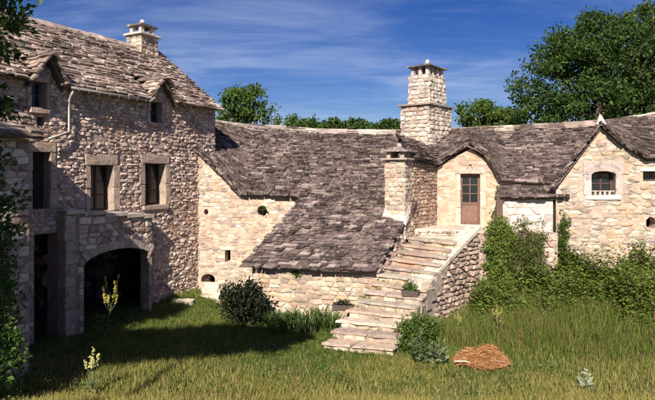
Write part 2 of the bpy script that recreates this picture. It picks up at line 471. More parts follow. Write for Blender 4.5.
def roof(th, rl, expo, wr, thick, pal, cull=None, over=0.09, deck=0.06, name='roof', sag=0.0, deck_q=(0.0, 1.0)):
    mb = MB(); vs = []; fs = []
    nx = max(2, int(rl.L / 0.5)); xs = sorted(set([rl.L * i / nx for i in range(nx + 1)] + rl.s))
    for x in xs:
        x = min(max(x, 0.07), rl.L - 0.07)
        _, n = rl.frame(x, 0.5)
        for q in (0.07 / rl.V, 1.0):
            p = rl.pt(x, q)
            vs += [p - n * 0.03, p - n * (0.03 + deck)]
    for i in range(len(xs) - 1):
        a = i * 4; b = a + 4
        fs += [(a, b, b + 2, a + 2), (a + 1, a + 3, b + 3, b + 1), (a, a + 1, b + 1, b), (a + 2, b + 2, b + 3, a + 3)]
    e = (len(xs) - 1) * 4
    fs += [(0, 2, 3, 1), (e, e + 1, e + 3, e + 2)]
    rf = mb.add(vs, fs, (0.13, 0.10, 0.09)).build(name, M_WOOD, th)
    nr = max(2, int(round(rl.V / expo)))
    for r in range(-1, nr):
        x = -over - random.uniform(0, 0.2)
        while x < rl.L + over:
            q0 = max(r, 0) / nr
            sc_, _ = rl.frame(min(max(x, 0), rl.L), q0)
            w = random.uniform(*wr) * random.choice((0.5, 0.7, 1, 1, 1.5)) / max(0.35, sc_)
            x0, x1 = max(x, -over * random.uniform(0.3, 1.5)), min(x + w, rl.L + over * random.uniform(0.3, 1.5))
            x += w
            if x1 - x0 < 0.08 / max(0.35, sc_): continue
            xm = (x0 + x1) / 2
            _, n = rl.frame(min(max(xm, 0.0), rl.L), q0 + 0.5 / nr)
            c = rl.pt(xm, q0 + 0.5 / nr)
            if cull and cull(c): continue
            g = 0.008 / max(0.35, sc_); dq = 1 / nr
            lb = q0 + dq * 0.22 * math.sin(x * 1.1 + r * 1.7) - dq * random.uniform(-0.2, 0.42) if r > 0 else -dq * random.uniform(0.1, 0.75)
            lj = lambda: lb - dq * random.uniform(-0.13, 0.13)
            top = min(1.0, q0 + dq * random.uniform(1.6, 1.9))
            cut = random.uniform(0.04, 0.14) * (x1 - x0)
            ol = [(x0 + g + (cut if random.random() < 0.4 else 0), lj()), (xm + random.uniform(-0.2, 0.2) * (x1 - x0), lj()), (x1 - g - (cut if random.random() < 0.4 else 0), lj()), (x1 - g, top), (x0 + g, top)]
            t = thick * random.uniform(0.6, 1.8)
            h = t + random.uniform(0.0, 0.04) + 0.012
            hs = [h, h + random.uniform(-0.008, 0.008), h + random.uniform(-0.02, 0.02), t * 0.55, t * 0.55]
            if r < 0: hs = [k - 0.055 for k in hs]; ol = [(a, q + dq * 0.2) for a, q in ol]
            up = [rl.pt(a, q) + n * k for (a, q), k in zip(ol, hs)]
            dn = [rl.pt(a, q) + n * (k - t) for (a, q), k in zip(ol, hs)]
            fs = [(0, 1, 2, 3, 4), (9, 8, 7, 6, 5)] + [(i, i + 5, (i + 1) % 5 + 5, (i + 1) % 5) for i in range(5)]
            put(th, 'roof_slate', rf, up + dn, fs, pick(pal))
    return rf
def ridge_caps(th, parent, a, b, step, w, thick, pal, drop=0.25):
    a, b = Vector(a), Vector(b); d = (b - a); L = d.length; d.normalize()
    side = Vector((d.y, -d.x, 0)).normalized(); x = 0.0
    while x < L:
        l = step * random.uniform(0.7, 1.4); p0, p1 = a + d * x, a + d * min(L, x + l * 1.08)
        h = Vector((0, 0, thick + random.uniform(0, 0.035)))
        for sg in (-1, 1):
            ww = w * random.uniform(0.75, 1.2); o = side * sg * ww - Vector((0, 0, ww * drop * 2))
            up = [p0 + h, p1 + h, p1 + h + o, p0 + h + o * random.uniform(0.8, 1.1)]
            dn = [q - Vector((0, 0, thick)) for q in up]
            put(th, 'roof_slate', parent, up + dn, [(0, 1, 2, 3), (7, 6, 5, 4), (0, 4, 5, 1), (1, 5, 6, 2), (2, 6, 7, 3), (3, 7, 4, 0)], pick(pal))
        x += l
def stack(th, name, corner, ang, wf, wr, z0, z1, pal, sw, sh, taper=0.0, proud=(0.01, 0.05), tint=(0.3, 0.25, 0.21)):
    """masonry stack: corner = near vertical edge; front face runs left from it, right face runs back"""
    ex = Vector((math.cos(R(ang)), math.sin(R(ang)), 0)); bk = Vector((-ex.y, ex.x, 0)); c = Vector((corner[0], corner[1], 0))
    base = [c - ex * wf, c, c + bk * wr, c - ex * wf + bk * wr]
    mid = sum(base, Vector()) / 4
    vs = [p + Vector((0, 0, z0)) for p in base] + [mid + (p - mid) * (1 - taper) + Vector((0, 0, z1)) for p in base]
    o = MB().add(vs, [(3, 2, 1, 0), (4, 5, 6, 7), (0, 1, 5, 4), (1, 2, 6, 5), (2, 3, 7, 6), (3, 0, 4, 7)], tint).build(name, M_MORT, th)
    for i in range(4):
        p, q, p2, q2 = vs[i], vs[(i + 1) % 4], vs[i + 4], vs[(i + 1) % 4 + 4]
        e = (q - p).normalized(); L = (q - p).length
        fr = Frame((p.x, p.y, 0), math.degrees(math.atan2(e.y, e.x)))
        m0 = (p + q) / 2; m1 = (p2 + q2) / 2
        fr.ez = Vector((0, 0, 1)) + ((m1 - m0) - Vector((0, 0, z1 - z0))) / (z1 - z0)
        fr.O = fr.O - (fr.ez - Vector((0, 0, 1))) * z0
        ins = (L - (q2 - p2).length) / 2
        rubble(th, o, fr, [(-0.04, z0), (L + 0.04, z0), (L - ins + 0.04, z1), (ins - 0.04, z1)], [], sw, sh, pal, proud, jit=0.25)
    return o, vs
def slab(name, parent, pts, z0, z1, tint, j=0.02, mat=None):
    """flat stone with an irregular outline"""
    out = []
    for i, p in enumerate(pts):
        q = pts[(i + 1) % len(pts)]
        for k in (0, 0.33, 0.66):
            out.append((p[0] + (q[0] - p[0]) * k + random.uniform(-j, j), p[1] + (q[1] - p[1]) * k + random.uniform(-j, j)))
    n = len(out); c = centroid(out); mb = MB()
    vs = [(x, y, z0) for x, y in out] + [(x, y, z1 - 0.015 + random.uniform(-j, j) * 0.3) for x, y in out]
    vs += [(c[0] + (x - c[0]) * 0.95, c[1] + (y - c[1]) * 0.95, z1 + random.uniform(-j, j) * 0.3) for x, y in out]
    fs = [tuple(range(n - 1, -1, -1)), tuple(range(2 * n, 3 * n))]
    for i in range(n):
        k = (i + 1) % n
        fs += [(i, k, n + k, n + i), (n + i, n + k, 2 * n + k, 2 * n + i)]
    return mb.add(vs, fs, jig(tint, 0.08)).build(name, mat or M_STONE, parent)
def emit_pieces(limit=300):
    for (tn, kind), lst in PIECES.items():
        def score(pc):
            c = sum(pc[2], Vector()) / len(pc[2]); x, y = proj(c)
            if not (-5 < x < 660 and -5 < y < 405): return 0.0
            xs = [proj(v) for v in pc[2]]
            return (max(p[0] for p in xs) - min(p[0] for p in xs)) * (max(p[1] for p in xs) - min(p[1] for p in xs))
        lst.sort(key=score, reverse=True)
        mat = M_SLATE if kind == 'roof_slate' else M_STONE
        for th, parent, vs, fs, tint in lst[:limit]:
            MB().add(vs, fs, tint).build(kind, mat, parent)
        if len(lst) > limit:
            mb = MB()
            for th, parent, vs, fs, tint in lst[limit:]: mb.add(vs, fs, tint)
            tag(mb.build('slate_courses' if kind == 'roof_slate' else 'rubble_stonework', mat, lst[0][0]), kind='stuff')

PAL_GREY = [((0.48, 0.35, 0.295), 4), ((0.60, 0.46, 0.39), 3), ((0.32, 0.23, 0.195), 3), ((0.68, 0.56, 0.475), 1.7)]
PAL_CREAM = [((0.50, 0.385, 0.275), 4), ((0.55, 0.465, 0.37), 3), ((0.44, 0.315, 0.22), 2), ((0.34, 0.265, 0.22), 2)]
PAL_WHITE = [((0.49, 0.40, 0.32), 4), ((0.57, 0.50, 0.425), 3), ((0.35, 0.28, 0.24), 2.5), ((0.48, 0.35, 0.25), 2)]
PAL_ROOF = [((0.115, 0.083, 0.080), 5), ((0.155, 0.116, 0.111), 4), ((0.055, 0.040, 0.038), 4), ((0.29, 0.23, 0.21), 1.8)]
PAL_ROOFL = [((0.27, 0.202, 0.172), 5), ((0.37, 0.285, 0.245), 4), ((0.145, 0.104, 0.090), 4), ((0.52, 0.425, 0.365), 2.5)]

# ------------------------------------------------------------------ ground
def smooth(x, a, b):
    t = np.clip((x - a) / (b - a), 0, 1); return t * t * (3 - 2 * t)
def gh(X, Y):
    X = np.asarray(X, float); Y = np.asarray(Y, float)
    h = 0.75 * smooth(X, 3.5, 9.5) * smooth(Y, 14.5, 18.8)
    h = h + 0.30 * smooth(-X, 3.4, 5.2) * smooth(Y, 17.5, 19.6) * smooth(X, -7.5, -6.0)
    h = h + np.clip(11.2 - Y, 0, 13.0) * 0.27
    h = h + 2.6 * smooth(Y, 27, 45)
    h = h + 0.04 * np.sin(X * 1.7 + 0.6 * Y) * np.cos(Y * 1.3 - X * 0.4)
    return h
def build_ground():
    xs = np.concatenate([np.linspace(-400, -30, 12), np.linspace(-26, 26, 105), np.linspace(30, 400, 12)])
    ys = np.concatenate([np.linspace(-120, -12, 8), np.linspace(-8, 50, 117), np.linspace(60, 600, 14)])
    X, Y = np.meshgrid(xs, ys); Z = gh(X, Y)
    V = np.stack([X, Y, Z], -1).reshape(-1, 3); nx = len(xs)
    i, j = np.meshgrid(np.arange(len(ys) - 1), np.arange(nx - 1), indexing='ij')
    a = (i * nx + j).ravel()
    Fc = np.stack([a, a + 1, a + nx + 1, a + nx], 1)
    m = material('meadow_soil', tint=False, color=(0.055, 0.075, 0.018), scale=1.2, var=0.4, bump=0.6, bscale=9, bdist=0.05, spots=[((0.15, 0.12, 0.055), 0.7)], spot_scale=2.0)
    o = mesh_np('ground', V, Fc, np.ones((len(V), 3)), m, smooth=True)
    o['kind'] = 'structure'
build_ground()

# ================================================================== FARMHOUSE (tall house)
CF = 27.8
u = Vector((math.sin(R(CF)), math.cos(R(CF)), 0)); nf = Vector((math.cos(R(CF)), -math.sin(R(CF)), 0))
FA = Frame((-5.92, 18.67), 90 - CF)                  # facade plane: a along the facade, b up
house = thing('farmhouse', FA.pt(-1, 0), 'tall two-storey stone farmhouse with dormers and arched cellar door', 'house')
T0, T1, ZE = -8.6, 3.37, 7.02
def fa(x, y): return FA.px(x, y)
def dorm(xl, xr, xp, yp, ye):
    a0, _ = fa(xl, ye); a1, _ = fa(xr, ye); ap, zp = fa(xp, yp)
    return dict(a0=a0, a1=a1, ap=(a0 + a1) / 2, zp=zp, ze=ZE + 0.0)
DL = dorm(26, 60, 47, 55, 84); DR = dorm(144, 173, 159, 79, 97)
def wbox(x0, x1, y0, y1):
    a0, b1 = fa(x0, y0); a1, b0 = fa(x1, y1)
    am = (a0 + a1) / 2
    _, b1 = fa((x0 + x1) / 2, y0); _, b0 = fa((x0 + x1) / 2, y1)
    return a0, a1, b0, b1
W1 = wbox(90, 113, 165, 211); W2 = wbox(144.5, 165, 163.5, 205); WD = wbox(32, 50, 152, 209)
WDL = wbox(31, 46, 82, 108); WDR = wbox(150, 161.5, 102, 123)
SLOT = wbox(37, 44, 117, 126)
out = [(T0, -0.4), (T1, -0.4), (T1, ZE), (DR['a1'] - 0.1, ZE), (DR['ap'], DR['zp'] - 0.12), (DR['a0'] + 0.1, ZE), (DL['a1'] - 0.1, ZE), (DL['ap'], DL['zp'] - 0.12), (DL['a0'] + 0.1, ZE), (T0, ZE)]
hA0 = fa(83, 300)[0]; hA1 = fa(149, 300)[0]
CELL = rect(hA0 - 0.1, hA1 + 0.1, -0.3, 2.68)        # passage behind the arch
VOID = rect(fa(34, 260)[0], fa(59, 260)[0], -0.3, 2.9)
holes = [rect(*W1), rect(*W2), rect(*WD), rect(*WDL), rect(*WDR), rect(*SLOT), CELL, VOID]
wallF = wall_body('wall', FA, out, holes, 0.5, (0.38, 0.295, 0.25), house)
gw = lambda w, m=0.24, l=0.28, s=0.14: rect(w[0] - m, w[1] + m, w[2] - s, w[3] + l)
rubble(house, wallF, FA, out, [gw(W1, 0.22, 0.30, 0.05), gw(W2, 0.22, 0.28), gw(WD, 0.2, 0.26, 0.02), gw(WDL, 0.12, 0.14, 0.1), gw(WDR, 0.12, 0.2, 0.1), rect(*SLOT), CELL, VOID,
       rect(fa(64, 300)[0], fa(152, 300)[0], -0.4, 3.3)],
       0.175, 0.105, PAL_GREY, proud=(-0.004, 0.05), jit=0.5, tilt=0.04, rough=0.014, gap=0.012, skip=0.08)
DRESS = (0.42, 0.31, 0.25)
for wdw, nj, lh, sill in ((W1, 2, 0.30, False), (W2, 2, 0.28, True), (WD, 3, 0.26, False), (WDL, 2, 0.14, True), (WDR, 2, 0.2, True)):
    big = wdw in (W1, W2)
    surround(wallF, FA, *wdw, DRESS, jw=0.2 if big else 0.12 if wdw in (WDL, WDR) else 0.2, lh=lh, nj=nj, sill=sill, back=-0.3)
DKW = (0.055, 0.038, 0.032)
window(house, FA, *W1, 0.28, 2, 3, DKW); window(house, FA, *W2, 0.28, 2, 3, DKW)
window(house, FA, *WDL, 0.22, 2, 2, (0.10, 0.12, 0.15)); window(house, FA, *WDR, 0.22, 2, 2, (0.06, 0.07, 0.08))
# plank door
mb = MB(); a0, a1, b0, b1 = WD
for k in range(5): mb.box(FA, a0 + (a1 - a0) * k / 5 + 0.004, a0 + (a1 - a0) * (k + 1) / 5 - 0.004, b0, b1, -0.32, -0.27 + 0.004 * (k % 2), jig((0.04, 0.03, 0.026)))
dr = mb.build('door', M_WOOD, house)
MB().box(FA, a1 - 0.14, a1 - 0.09, b0 + 0.95, b0 + 1.12, -0.268, -0.24, (0.03, 0.03, 0.03)).build('handle', M_METAL, dr)
# other walls of the house (gable ends and back), set inside each other
depth = 6.0
body = MB()
bx = lambda a0, a1, z0, z1, k0, k1: body.box(FA, a0, a1, z0, z1, -k1, -k0, (0.36, 0.29, 0.25))
bx(T0 + 0.003, T0 + 0.5, -0.4, ZE, 0.503, depth); bx(T0 + 0.503, T1 - 0.5, -0.4, ZE, depth - 0.5, depth)
body.box(FA, T0 + 0.6, T1 - 0.6, -0.3, 6.6, -2.2, -2.1, (0.02, 0.018, 0.016))  # near-black panel: the darkness indoors is put into its colour
body.build('side_walls', M_MORT, house)
GE = Frame(FA.pt(T1, 0, 0), 180 - CF)               # right gable end
gout = [(0.003, -0.4), (depth, -0.4), (depth, ZE), (3.0, 9.40), (0.003, ZE)]
gable = wall_body('gable_wall', GE, gout, [], 0.45, (0.30, 0.245, 0.21), house)
rubble(house, gable, GE, [(0, 4.0), (depth, 4.0), (depth, ZE), (3.0, 9.35), (0, ZE)], [], 0.3, 0.18, PAL_GREY, proud=(0.005, 0.05), jit=0.6)
# roof
ZR = 9.52
def main_z(p):                                       # height of the main front slope above a point
    k = -(Vector(p) - FA.O).dot(nf)
    return ZE - 0.02 + (k + 0.28) * (ZR - ZE + 0.02) / 3.28
def dz(D, p, ov=0.14):
    a = (Vector(p) - FA.O).dot(u)
    hw = (D['a1'] - D['a0']) / 2 + ov
    t = abs(a - D['ap'])
    if t > hw: return -99
    return D['zp'] + 0.03 - (D['zp'] - D['ze']) / (hw - ov) * t
hr = Ruled([(FA.pt(T0, ZE - 0.02, 0.28), FA.pt(T0, ZR, -3.0)), (FA.pt(-4, ZE - 0.05, 0.28), FA.pt(-4, ZR - 0.04, -3.0)), (FA.pt(T1 + 0.12, ZE - 0.02, 0.28), FA.pt(T1 + 0.12, ZR, -3.0))])
def cull_main(p):
    for D in (DL, DR):
        if dz(D, p) > p.z - 0.02: return True
    return False
# front slope is laid in pieces left, between and right of the dormers below their ridges
roofF = None
segs = [(T0, DL['a0'] + 0.05), (DL['a1'] - 0.05, DR['a0'] + 0.05), (DR['a1'] - 0.05, T1 + 0.12)]
for s0, s1 in segs:
    r_ = Ruled([(FA.pt(s0, ZE - 0.02, 0.28), FA.pt(s0, ZE + 0.9, -0.925)), (FA.pt(s1, ZE - 0.02, 0.28), FA.pt(s1, ZE + 0.9, -0.925))])
    roof(house, r_, 0.125, (0.2, 0.5), 0.035, PAL_ROOFL, cull=cull_main)
upper = Ruled([(FA.pt(T0, ZE + 0.9, -0.925), FA.pt(T0, ZR, -3.0)), (FA.pt(T1 + 0.12, ZE + 0.9, -0.925), FA.pt(T1 + 0.12, ZR, -3.0))])
roofF = roof(house, upper, 0.125, (0.2, 0.5), 0.035, PAL_ROOFL, cull=cull_main)
back = Ruled([(FA.pt(T1 + 0.12, ZE, -6.3), FA.pt(T1 + 0.12, ZR, -3.02)), (FA.pt(T0, ZE, -6.3), FA.pt(T0, ZR, -3.02))])
roof(house, back, 0.3, (0.4, 0.7), 0.05, PAL_ROOFL)
ridge_caps(house, roofF, FA.pt(T0, ZR + 0.03, -3.0), FA.pt(T1 + 0.12, ZR + 0.03, -3.0), 0.5, 0.28, 0.05, PAL_ROOFL, 0.36)
for D in (DL, DR):
    hw = (D['a1'] - D['a0']) / 2; ap = D['ap']; ov = 0.14
    zl = D['ze'] - (D['zp'] - D['ze']) / hw * ov
    kb = (D['zp'] - ZE) * 3.28 / (ZR - ZE) - 0.1
    for sg in (-1, 1):
        lo0 = FA.pt(ap + sg * (hw + ov), zl, 0.3); hi0 = FA.pt(ap, D['zp'] + 0.03, 0.34)
        lo1 = FA.pt(ap + sg * (hw + ov), zl, -kb); hi1 = FA.pt(ap, D['zp'] + 0.03, -kb)
        cols = [(lo1, hi1), (lo0, hi0)] if sg < 0 else [(lo0, hi0), (lo1, hi1)]
        rd = Ruled(cols)
        roof(house, rd, 0.14, (0.22, 0.42), 0.035, PAL_ROOFL, cull=lambda p: main_z(p) > p.z + 0.03, name='dormer_roof', deck=0.07)
    ridge_caps(house, roofF, FA.pt(ap, D['zp'] + 0.05, 0.34), FA.pt(ap, D['zp'] + 0.05, -kb), 0.35, 0.16, 0.04, PAL_ROOFL, 0.35)
    # dormer cheeks close the sides behind the facade
    for sg in (-1, 1):
        fr = Frame(FA.pt(ap + sg * (hw - 0.06), 0, -0.5), 90 - CF + 90)
        wall_body('dormer_cheek', fr, [(0, ZE - 0.1), (0.9, ZE + 0.2), (0.9, ZE + 0.55), (0, D['ze'] + 0.05)], [], 0.1, (0.3, 0.25, 0.21), house)
# gutter and downpipe
mb = MB(); mb.tube([FA.pt(DL['a1'] + 0.1, ZE - 0.09, 0.36), FA.pt(DR['a0'] - 0.1, ZE - 0.11, 0.36)], [0.042, 0.042], 8, (0.22, 0.2, 0.19))
gut = mb.build('gutter', M_METAL, house, True)
for k in range(8):
    a = DL['a1'] + 0.3 + (DR['a0'] - DL['a1'] - 0.6) * k / 7
    MB().tube([FA.pt(a, ZE - 0.02, 0.2), FA.pt(a, ZE - 0.16, 0.3), FA.pt(a, ZE - 0.175, 0.38), FA.pt(a, ZE - 0.06, 0.43)], [0.012] * 4, 5, (0.2, 0.18, 0.17)).build('gutter_bracket', M_METAL, gut)
ax, zt = fa(66, 90); ax2, zb = fa(66, 132)
mb = MB(); mb.tube([FA.pt(ax, ZE - 0.14, 0.34), FA.pt(ax, ZE - 0.3, 0.2), FA.pt(ax, ZE - 0.45, 0.13), FA.pt(ax, zb, 0.13), FA.pt(fa(44, 138)[0], fa(44, 139)[1], 0.2)], [0.034] * 5, 8, (0.38, 0.36, 0.34))
mb.build('downpipe', M_METAL, house, True)
# chimney on the ridge
cc = FA.pt(0, 0, -3.0) + u * ((Vector((-7.35, 22.35, 0)) - FA.pt(0, 0, -3.0)).dot(u))
cn = cc + nf * 0.42 - u * 0.5
chm, cv = stack(house, 'chimney', (cn.x, cn.y), 90 - CF - 90, 0.76, 0.86, 8.9, 9.98, PAL_WHITE, 0.24, 0.16, proud=(0.005, 0.03))
ctr = (sum((v for v in cv[:4]), Vector()) / 4)
def sq(cx_, cy_, ang, wa, wb):
    e = Vector((math.cos(R(ang)), math.sin(R(ang)))); f = Vector((-e.y, e.x))
    return [tuple(Vector((cx_, cy_)) + e * sa * wa / 2 + f * sb * wb / 2) for sa, sb in ((-1, -1), (1, -1), (1, 1), (-1, 1))]
slab('cap_slab', chm, sq(ctr.x, ctr.y, -CF, 1.0, 1.1), 9.98, 10.06, (0.55, 0.48, 0.42))
for sa in (-1, 1):
    for sb in (-1, 1):
        q = ctr + Vector((math.cos(R(-CF)), math.sin(R(-CF)), 0)) * sa * 0.24 + u * sb * 0.28
        slab('cap_pillar', chm, sq(q.x, q.y, -CF, 0.15, 0.15), 10.06, 10.34, (0.5, 0.43, 0.37), 0.01)
slab('cap_slab', chm, sq(ctr.x, ctr.y, -CF, 0.78, 0.88), 10.34, 10.42, (0.10, 0.09, 0.095))
slab('cap_slab', chm, sq(ctr.x, ctr.y, -CF, 0.45, 0.5), 10.42, 10.48, (0.10, 0.09, 0.095))
MB().blob((ctr.x, ctr.y, 10.56), (0.1, 0.1, 0.12), 7, 5, (0.6, 0.5, 0.42)).build('finial', M_STONE, chm, True)
# thick lower wall with the cellar arch, in front of the facade
FT = Frame(FA.pt(0, 0, 0.36), 90 - CF)
tL = FT.px(65, 260)[0]; tR = FT.px(152, 260)[0]
AL = FT.px(84, 290)[0]; AR = FT.px(149, 290)[0]
zt0 = FT.px(66, 211)[1]; zt1 = FT.px(150, 216)[1]
tout = [(tL, -0.4), (tR, -0.4), (tR, zt1), ((tL + tR) / 2, (zt0 + zt1) / 2 - 0.03), (tL, zt0)]
ar = arch(AL, AR, -0.38, FT.px(116, 261)[1], FT.px(116, 249)[1], 10)
cellar = wall_body('cellar_wall', FT, tout, [ar], 0.355, (0.28, 0.23, 0.20), house)
bigar = arch(AL - 0.02, AR + 0.02, -0.4, FT.px(116, 259)[1], FT.px(116, 243)[1], 10)
rubble(house, cellar, FT, [(tL + 0.42, -0.4), (tR, -0.4), (tR, zt1 - 0.08), (tL + 0.42, zt0 - 0.1)], [bigar], 0.27, 0.17, PAL_GREY, proud=(0.01, 0.06), jit=0.5, tilt=0.03)
z = -0.3
while z < zt0 - 0.25:
    h = random.uniform(0.24, 0.36)
    block('quoin', cellar, FT, tL - 0.02, tL + random.choice((0.3, 0.4)), z, min(z + h, zt0 - 0.1), -0.3, random.uniform(0.03, 0.055), (0.36, 0.28, 0.235)); z += h
arp = ar[3:-1]
for i in range(len(ar) - 4):
    p, q = ar[2 + i], ar[3 + i]; cxx = (AL + AR) / 2; zc = FT.px(116, 300)[1]
    ex_ = lambda w: (w[0] + (w[0] - cxx) * 0.16, w[1] + 0.26)
    poly = [p, ex_(p), ex_(q), q]; poly = [(a * 0.985 + centroid(poly)[0] * 0.015, b) for a, b in poly]
    vs, fs = stone_geo(FT, poly, -0.3, 0.05, 0.01, 0.006, 0.08)
    MB().add(vs, fs, jig((0.42, 0.34, 0.29))).build('voussoir', M_STONE, cellar)
a = tL
while a < tR - 0.1:
    w = random.uniform(0.5, 0.9); e = min(a + w, tR)
    zz = zt0 + (zt1 - zt0) * ((a + e) / 2 - tL) / (tR - tL)
    o_ = MB().box(FT, a + 0.006, e - 0.006, zz - 0.07, zz + 0.04, -0.5, 0.09, jig((0.50, 0.43, 0.37)), 0.008); a = e
    o_.build('coping', M_STONE, cellar)
# low wing at the left end, roof in stone slates
pf = 2.4
def fpx(x, y, d):
    a, b = FA.px(x, y, d); return FA.pt(a, b, d)
ta = (fpx(41, 137, pf) - FA.O).dot(u); zo = fpx(20, 136.5, pf).z
zi = zo + 1.25
pc = Ruled([(FA.pt(-8.45, zo, pf), FA.pt(-8.45, zi, pf - 1.35)), (fpx(41, 137.5, pf), FA.pt(ta + 0.02, zi - 0.25, pf - 1.35))])
prf = roof(house, pc, 0.15, (0.25, 0.5), 0.045, PAL_ROOFL, name='wing_roof')
pc2 = Ruled([(FA.pt(ta + 0.02, zi - 0.45, 0.03), FA.pt(ta + 0.02, zi - 0.25, pf - 1.37)), (FA.pt(-8.45, zi - 0.2, 0.03), FA.pt(-8.45, zi, pf - 1.37))])
roof(house, pc2, 0.2, (0.25, 0.5), 0.045, PAL_ROOFL, name='wing_roof')
WG = Frame(FA.pt(0, 0, pf - 0.3), 90 - CF)
tb = WG.px(29, 170)[0]
wgo = rect(-8.45, tb, -0.3, zo - 0.02)
wgw = wall_body('wing_wall', WG, wgo, [], 0.4, (0.28, 0.23, 0.20), house)
rubble(house, wgw, WG, wgo, [], 0.24, 0.15, PAL_GREY, proud=(0.005, 0.05), jit=0.5)
WE = Frame(WG.pt(tb, 0, -0.403), 180 - CF)
wall_body('wing_end_wall', WE, [(0, -0.3), (1.6, -0.3), (1.6, zi - 0.6), (0.75, zi - 0.35), (0, zo + 0.3)], [], 0.4, (0.28, 0.23, 0.20), house)
# tall barn at the farmhouse's left end, beside the frame (casts the slanting shadow)
barn2 = thing('side_barn', FA.pt(-10.5, 0, 0.5), 'tall stone barn at the end of the farmhouse, beyond the porch', 'barn')
b_ = MB(); b_.box(FA, -13.5, -8.7, -0.4, 7.6, -4.0, 2.45, (0.34, 0.28, 0.24)); b_.build('wall', M_MORT, barn2)
rb = Ruled([(FA.pt(-8.5, 8.45, 2.68), FA.pt(-11.1, 10.2, 2.68)), (FA.pt(-8.5, 8.45, -4.2), FA.pt(-11.1, 10.2, -4.2))])
roof(barn2, rb, 0.3, (0.4, 0.7), 0.05, PAL_ROOFL, deck=0.8)
rb = Ruled([(FA.pt(-13.7, 8.45, -4.2), FA.pt(-11.1, 10.2, -4.2)), (FA.pt(-13.7, 8.45, 2.68), FA.pt(-11.1, 10.2, 2.68))])
roof(barn2, rb, 0.3, (0.4, 0.7), 0.05, PAL_ROOFL, deck=0.8)

# ================================================================== MIDDLE BARN (pink wall, low roof)
pk = FA.pt(fa(198, 200)[0], 0, 0.0)
PK = Frame((pk.x, pk.y), -4)
barn = thing('barn', (-1.5, 20, 0), 'low barn with long sweeping stone-slate roof between farmhouse and stairs', 'barn')
pp_ = lambda x, y: PK.px(x, y)
P0, P1, P2 = pp_(198, 153), pp_(240, 196), pp_(306, 198)
pout = [(-0.3, -0.4), (P2[0] + 2.0, -0.4), (P2[0] + 2.0, P2[1] - 0.9), (P2[0] + 0.1, P2[1] + 0.10), (P1[0] + 0.05, P1[1] + 0.09), (P0[0], P0[1] + 0.06), (-0.3, P0[1] + 0.2)]
s0 = pp_(225, 250); s1 = pp_(230.5, 262)
slot = rect(s0[0], s1[0], s1[1], s0[1])
hx, hz = pp_(262, 211); hole = [(hx + 0.19 * math.cos(t) , hz + 0.21 * math.sin(t)) for t in np.linspace(0, 2 * math.pi, 9)[:-1]]
h2x, h2z = pp_(206, 212); hole2 = [(h2x + 0.09 * math.cos(t), h2z + 0.12 * math.sin(t)) for t in np.linspace(0, 2 * math.pi, 7)[:-1]]
n0 = pp_(201, 287); n1 = pp_(215, 274)
niche = arch(n0[0], n1[0], n0[1], n1[1] - 0.18, n1[1], 6)
pw = wall_body('wall', PK, pout, [slot, hole, hole2, niche], 0.5, (0.54, 0.425, 0.33), barn)
MB().box(PK, -0.3, 4.5, -0.3, 3.4, -0.7, -0.62).build('dark_backing', M_DARK, barn)  # sheet coloured near-black as the shade inside slot, holes and niche
rubble(barn, pw, PK, pout, [slot, hole, hole2, niche], 0.2, 0.11, PAL_WHITE, proud=(0.0, 0.024), jit=0.5, skip=0.22, gap=0.009, tilt=0.012, rough=0.006)
block('lintel', pw, PK, slot[0][0] - 0.15, slot[1][0] + 0.15, slot[2][1], slot[2][1] + 0.1, -0.2, 0.03, (0.7, 0.6, 0.5))
# roofs
RZ = [(-5.1, 25.6, 6.92), (-3.4, 25.35, 6.66), (-1.7, 25.1, 6.5), (1.4, 24.7, 6.42), (3.19, 24.45, 6.4), (5.5, 24.1, 6.46), (8.16, 23.75, 6.55), (11.34, 23.3, 6.68), (13.45, 23.0, 6.98), (17.5, 22.4, 7.2)]
q3 = lambda x, y, d=0.16: PK.pt(*PK.px(x, y, d), d)
LP2 = q3(304, 197); LQ = Vector((2.9, 19.95, 3.55))
up3 = Ruled([(q3(197, 151), RZ[0]), (q3(240, 194.5), RZ[1]), (LP2, (0.2, 24.85, 6.45)), (LQ, RZ[4])])
rfB = roof(barn, up3, 0.115, (0.16, 0.42), 0.034, PAL_ROOF)
EP3, EP4 = P(243, 266, 18.2), P(376, 271.5, 17.06)
low = Ruled([(EP3, LP2 + Vector((0.0, 0, 0.0))), (P(300, 269, 17.75), (0.9, 20.2, 3.66)), (EP4, LQ + Vector((0.2, 0, 0)))])
rfL = roof(barn, low, 0.13, (0.17, 0.45), 0.036, PAL_ROOF, over=0.1)
bk = Ruled([((5.6, 28.5, 4.0), RZ[4]), ((0.5, 29.2, 4.0), RZ[3]), ((-5, 30, 4.2), RZ[0])])
roof(barn, bk, 0.35, (0.4, 0.8), 0.05, PAL_ROOF)
for i in range(4):
    ridge_caps(barn, rfB, Vector(RZ[i]) + Vector((0, 0, 0.02)), Vector(RZ[i + 1]) + Vector((0, 0, 0.02)), 0.6, 0.32, 0.05, [((0.55, 0.47, 0.41), 2), ((0.36, 0.3, 0.27), 2)], 0.3)
# lean-to front wall
ed = (EP4 - EP3); ed.z = 0; ang = math.degrees(math.atan2(ed.y, ed.x)); e3 = ed.normalized()
nrm = Vector((e3.y, -e3.x, 0))
LT = Frame((EP3 - nrm * 0.3 + e3 * 0.2).to_tuple()[:2], ang)
Lw = ed.length - 0.1
lz0, lz1 = EP3.z + 0.02, EP4.z + 0.0
lout = [(0, -0.4), (Lw, -0.4), (Lw, lz1), (0, lz0)]
lw = wall_body('lean_to_wall', LT, lout, [], 0.5, (0.48, 0.39, 0.31), barn)
rubble(barn, lw, LT, lout, [], 0.30, 0.155, PAL_CREAM, proud=(0.01, 0.045), jit=0.25, tilt=0.02)
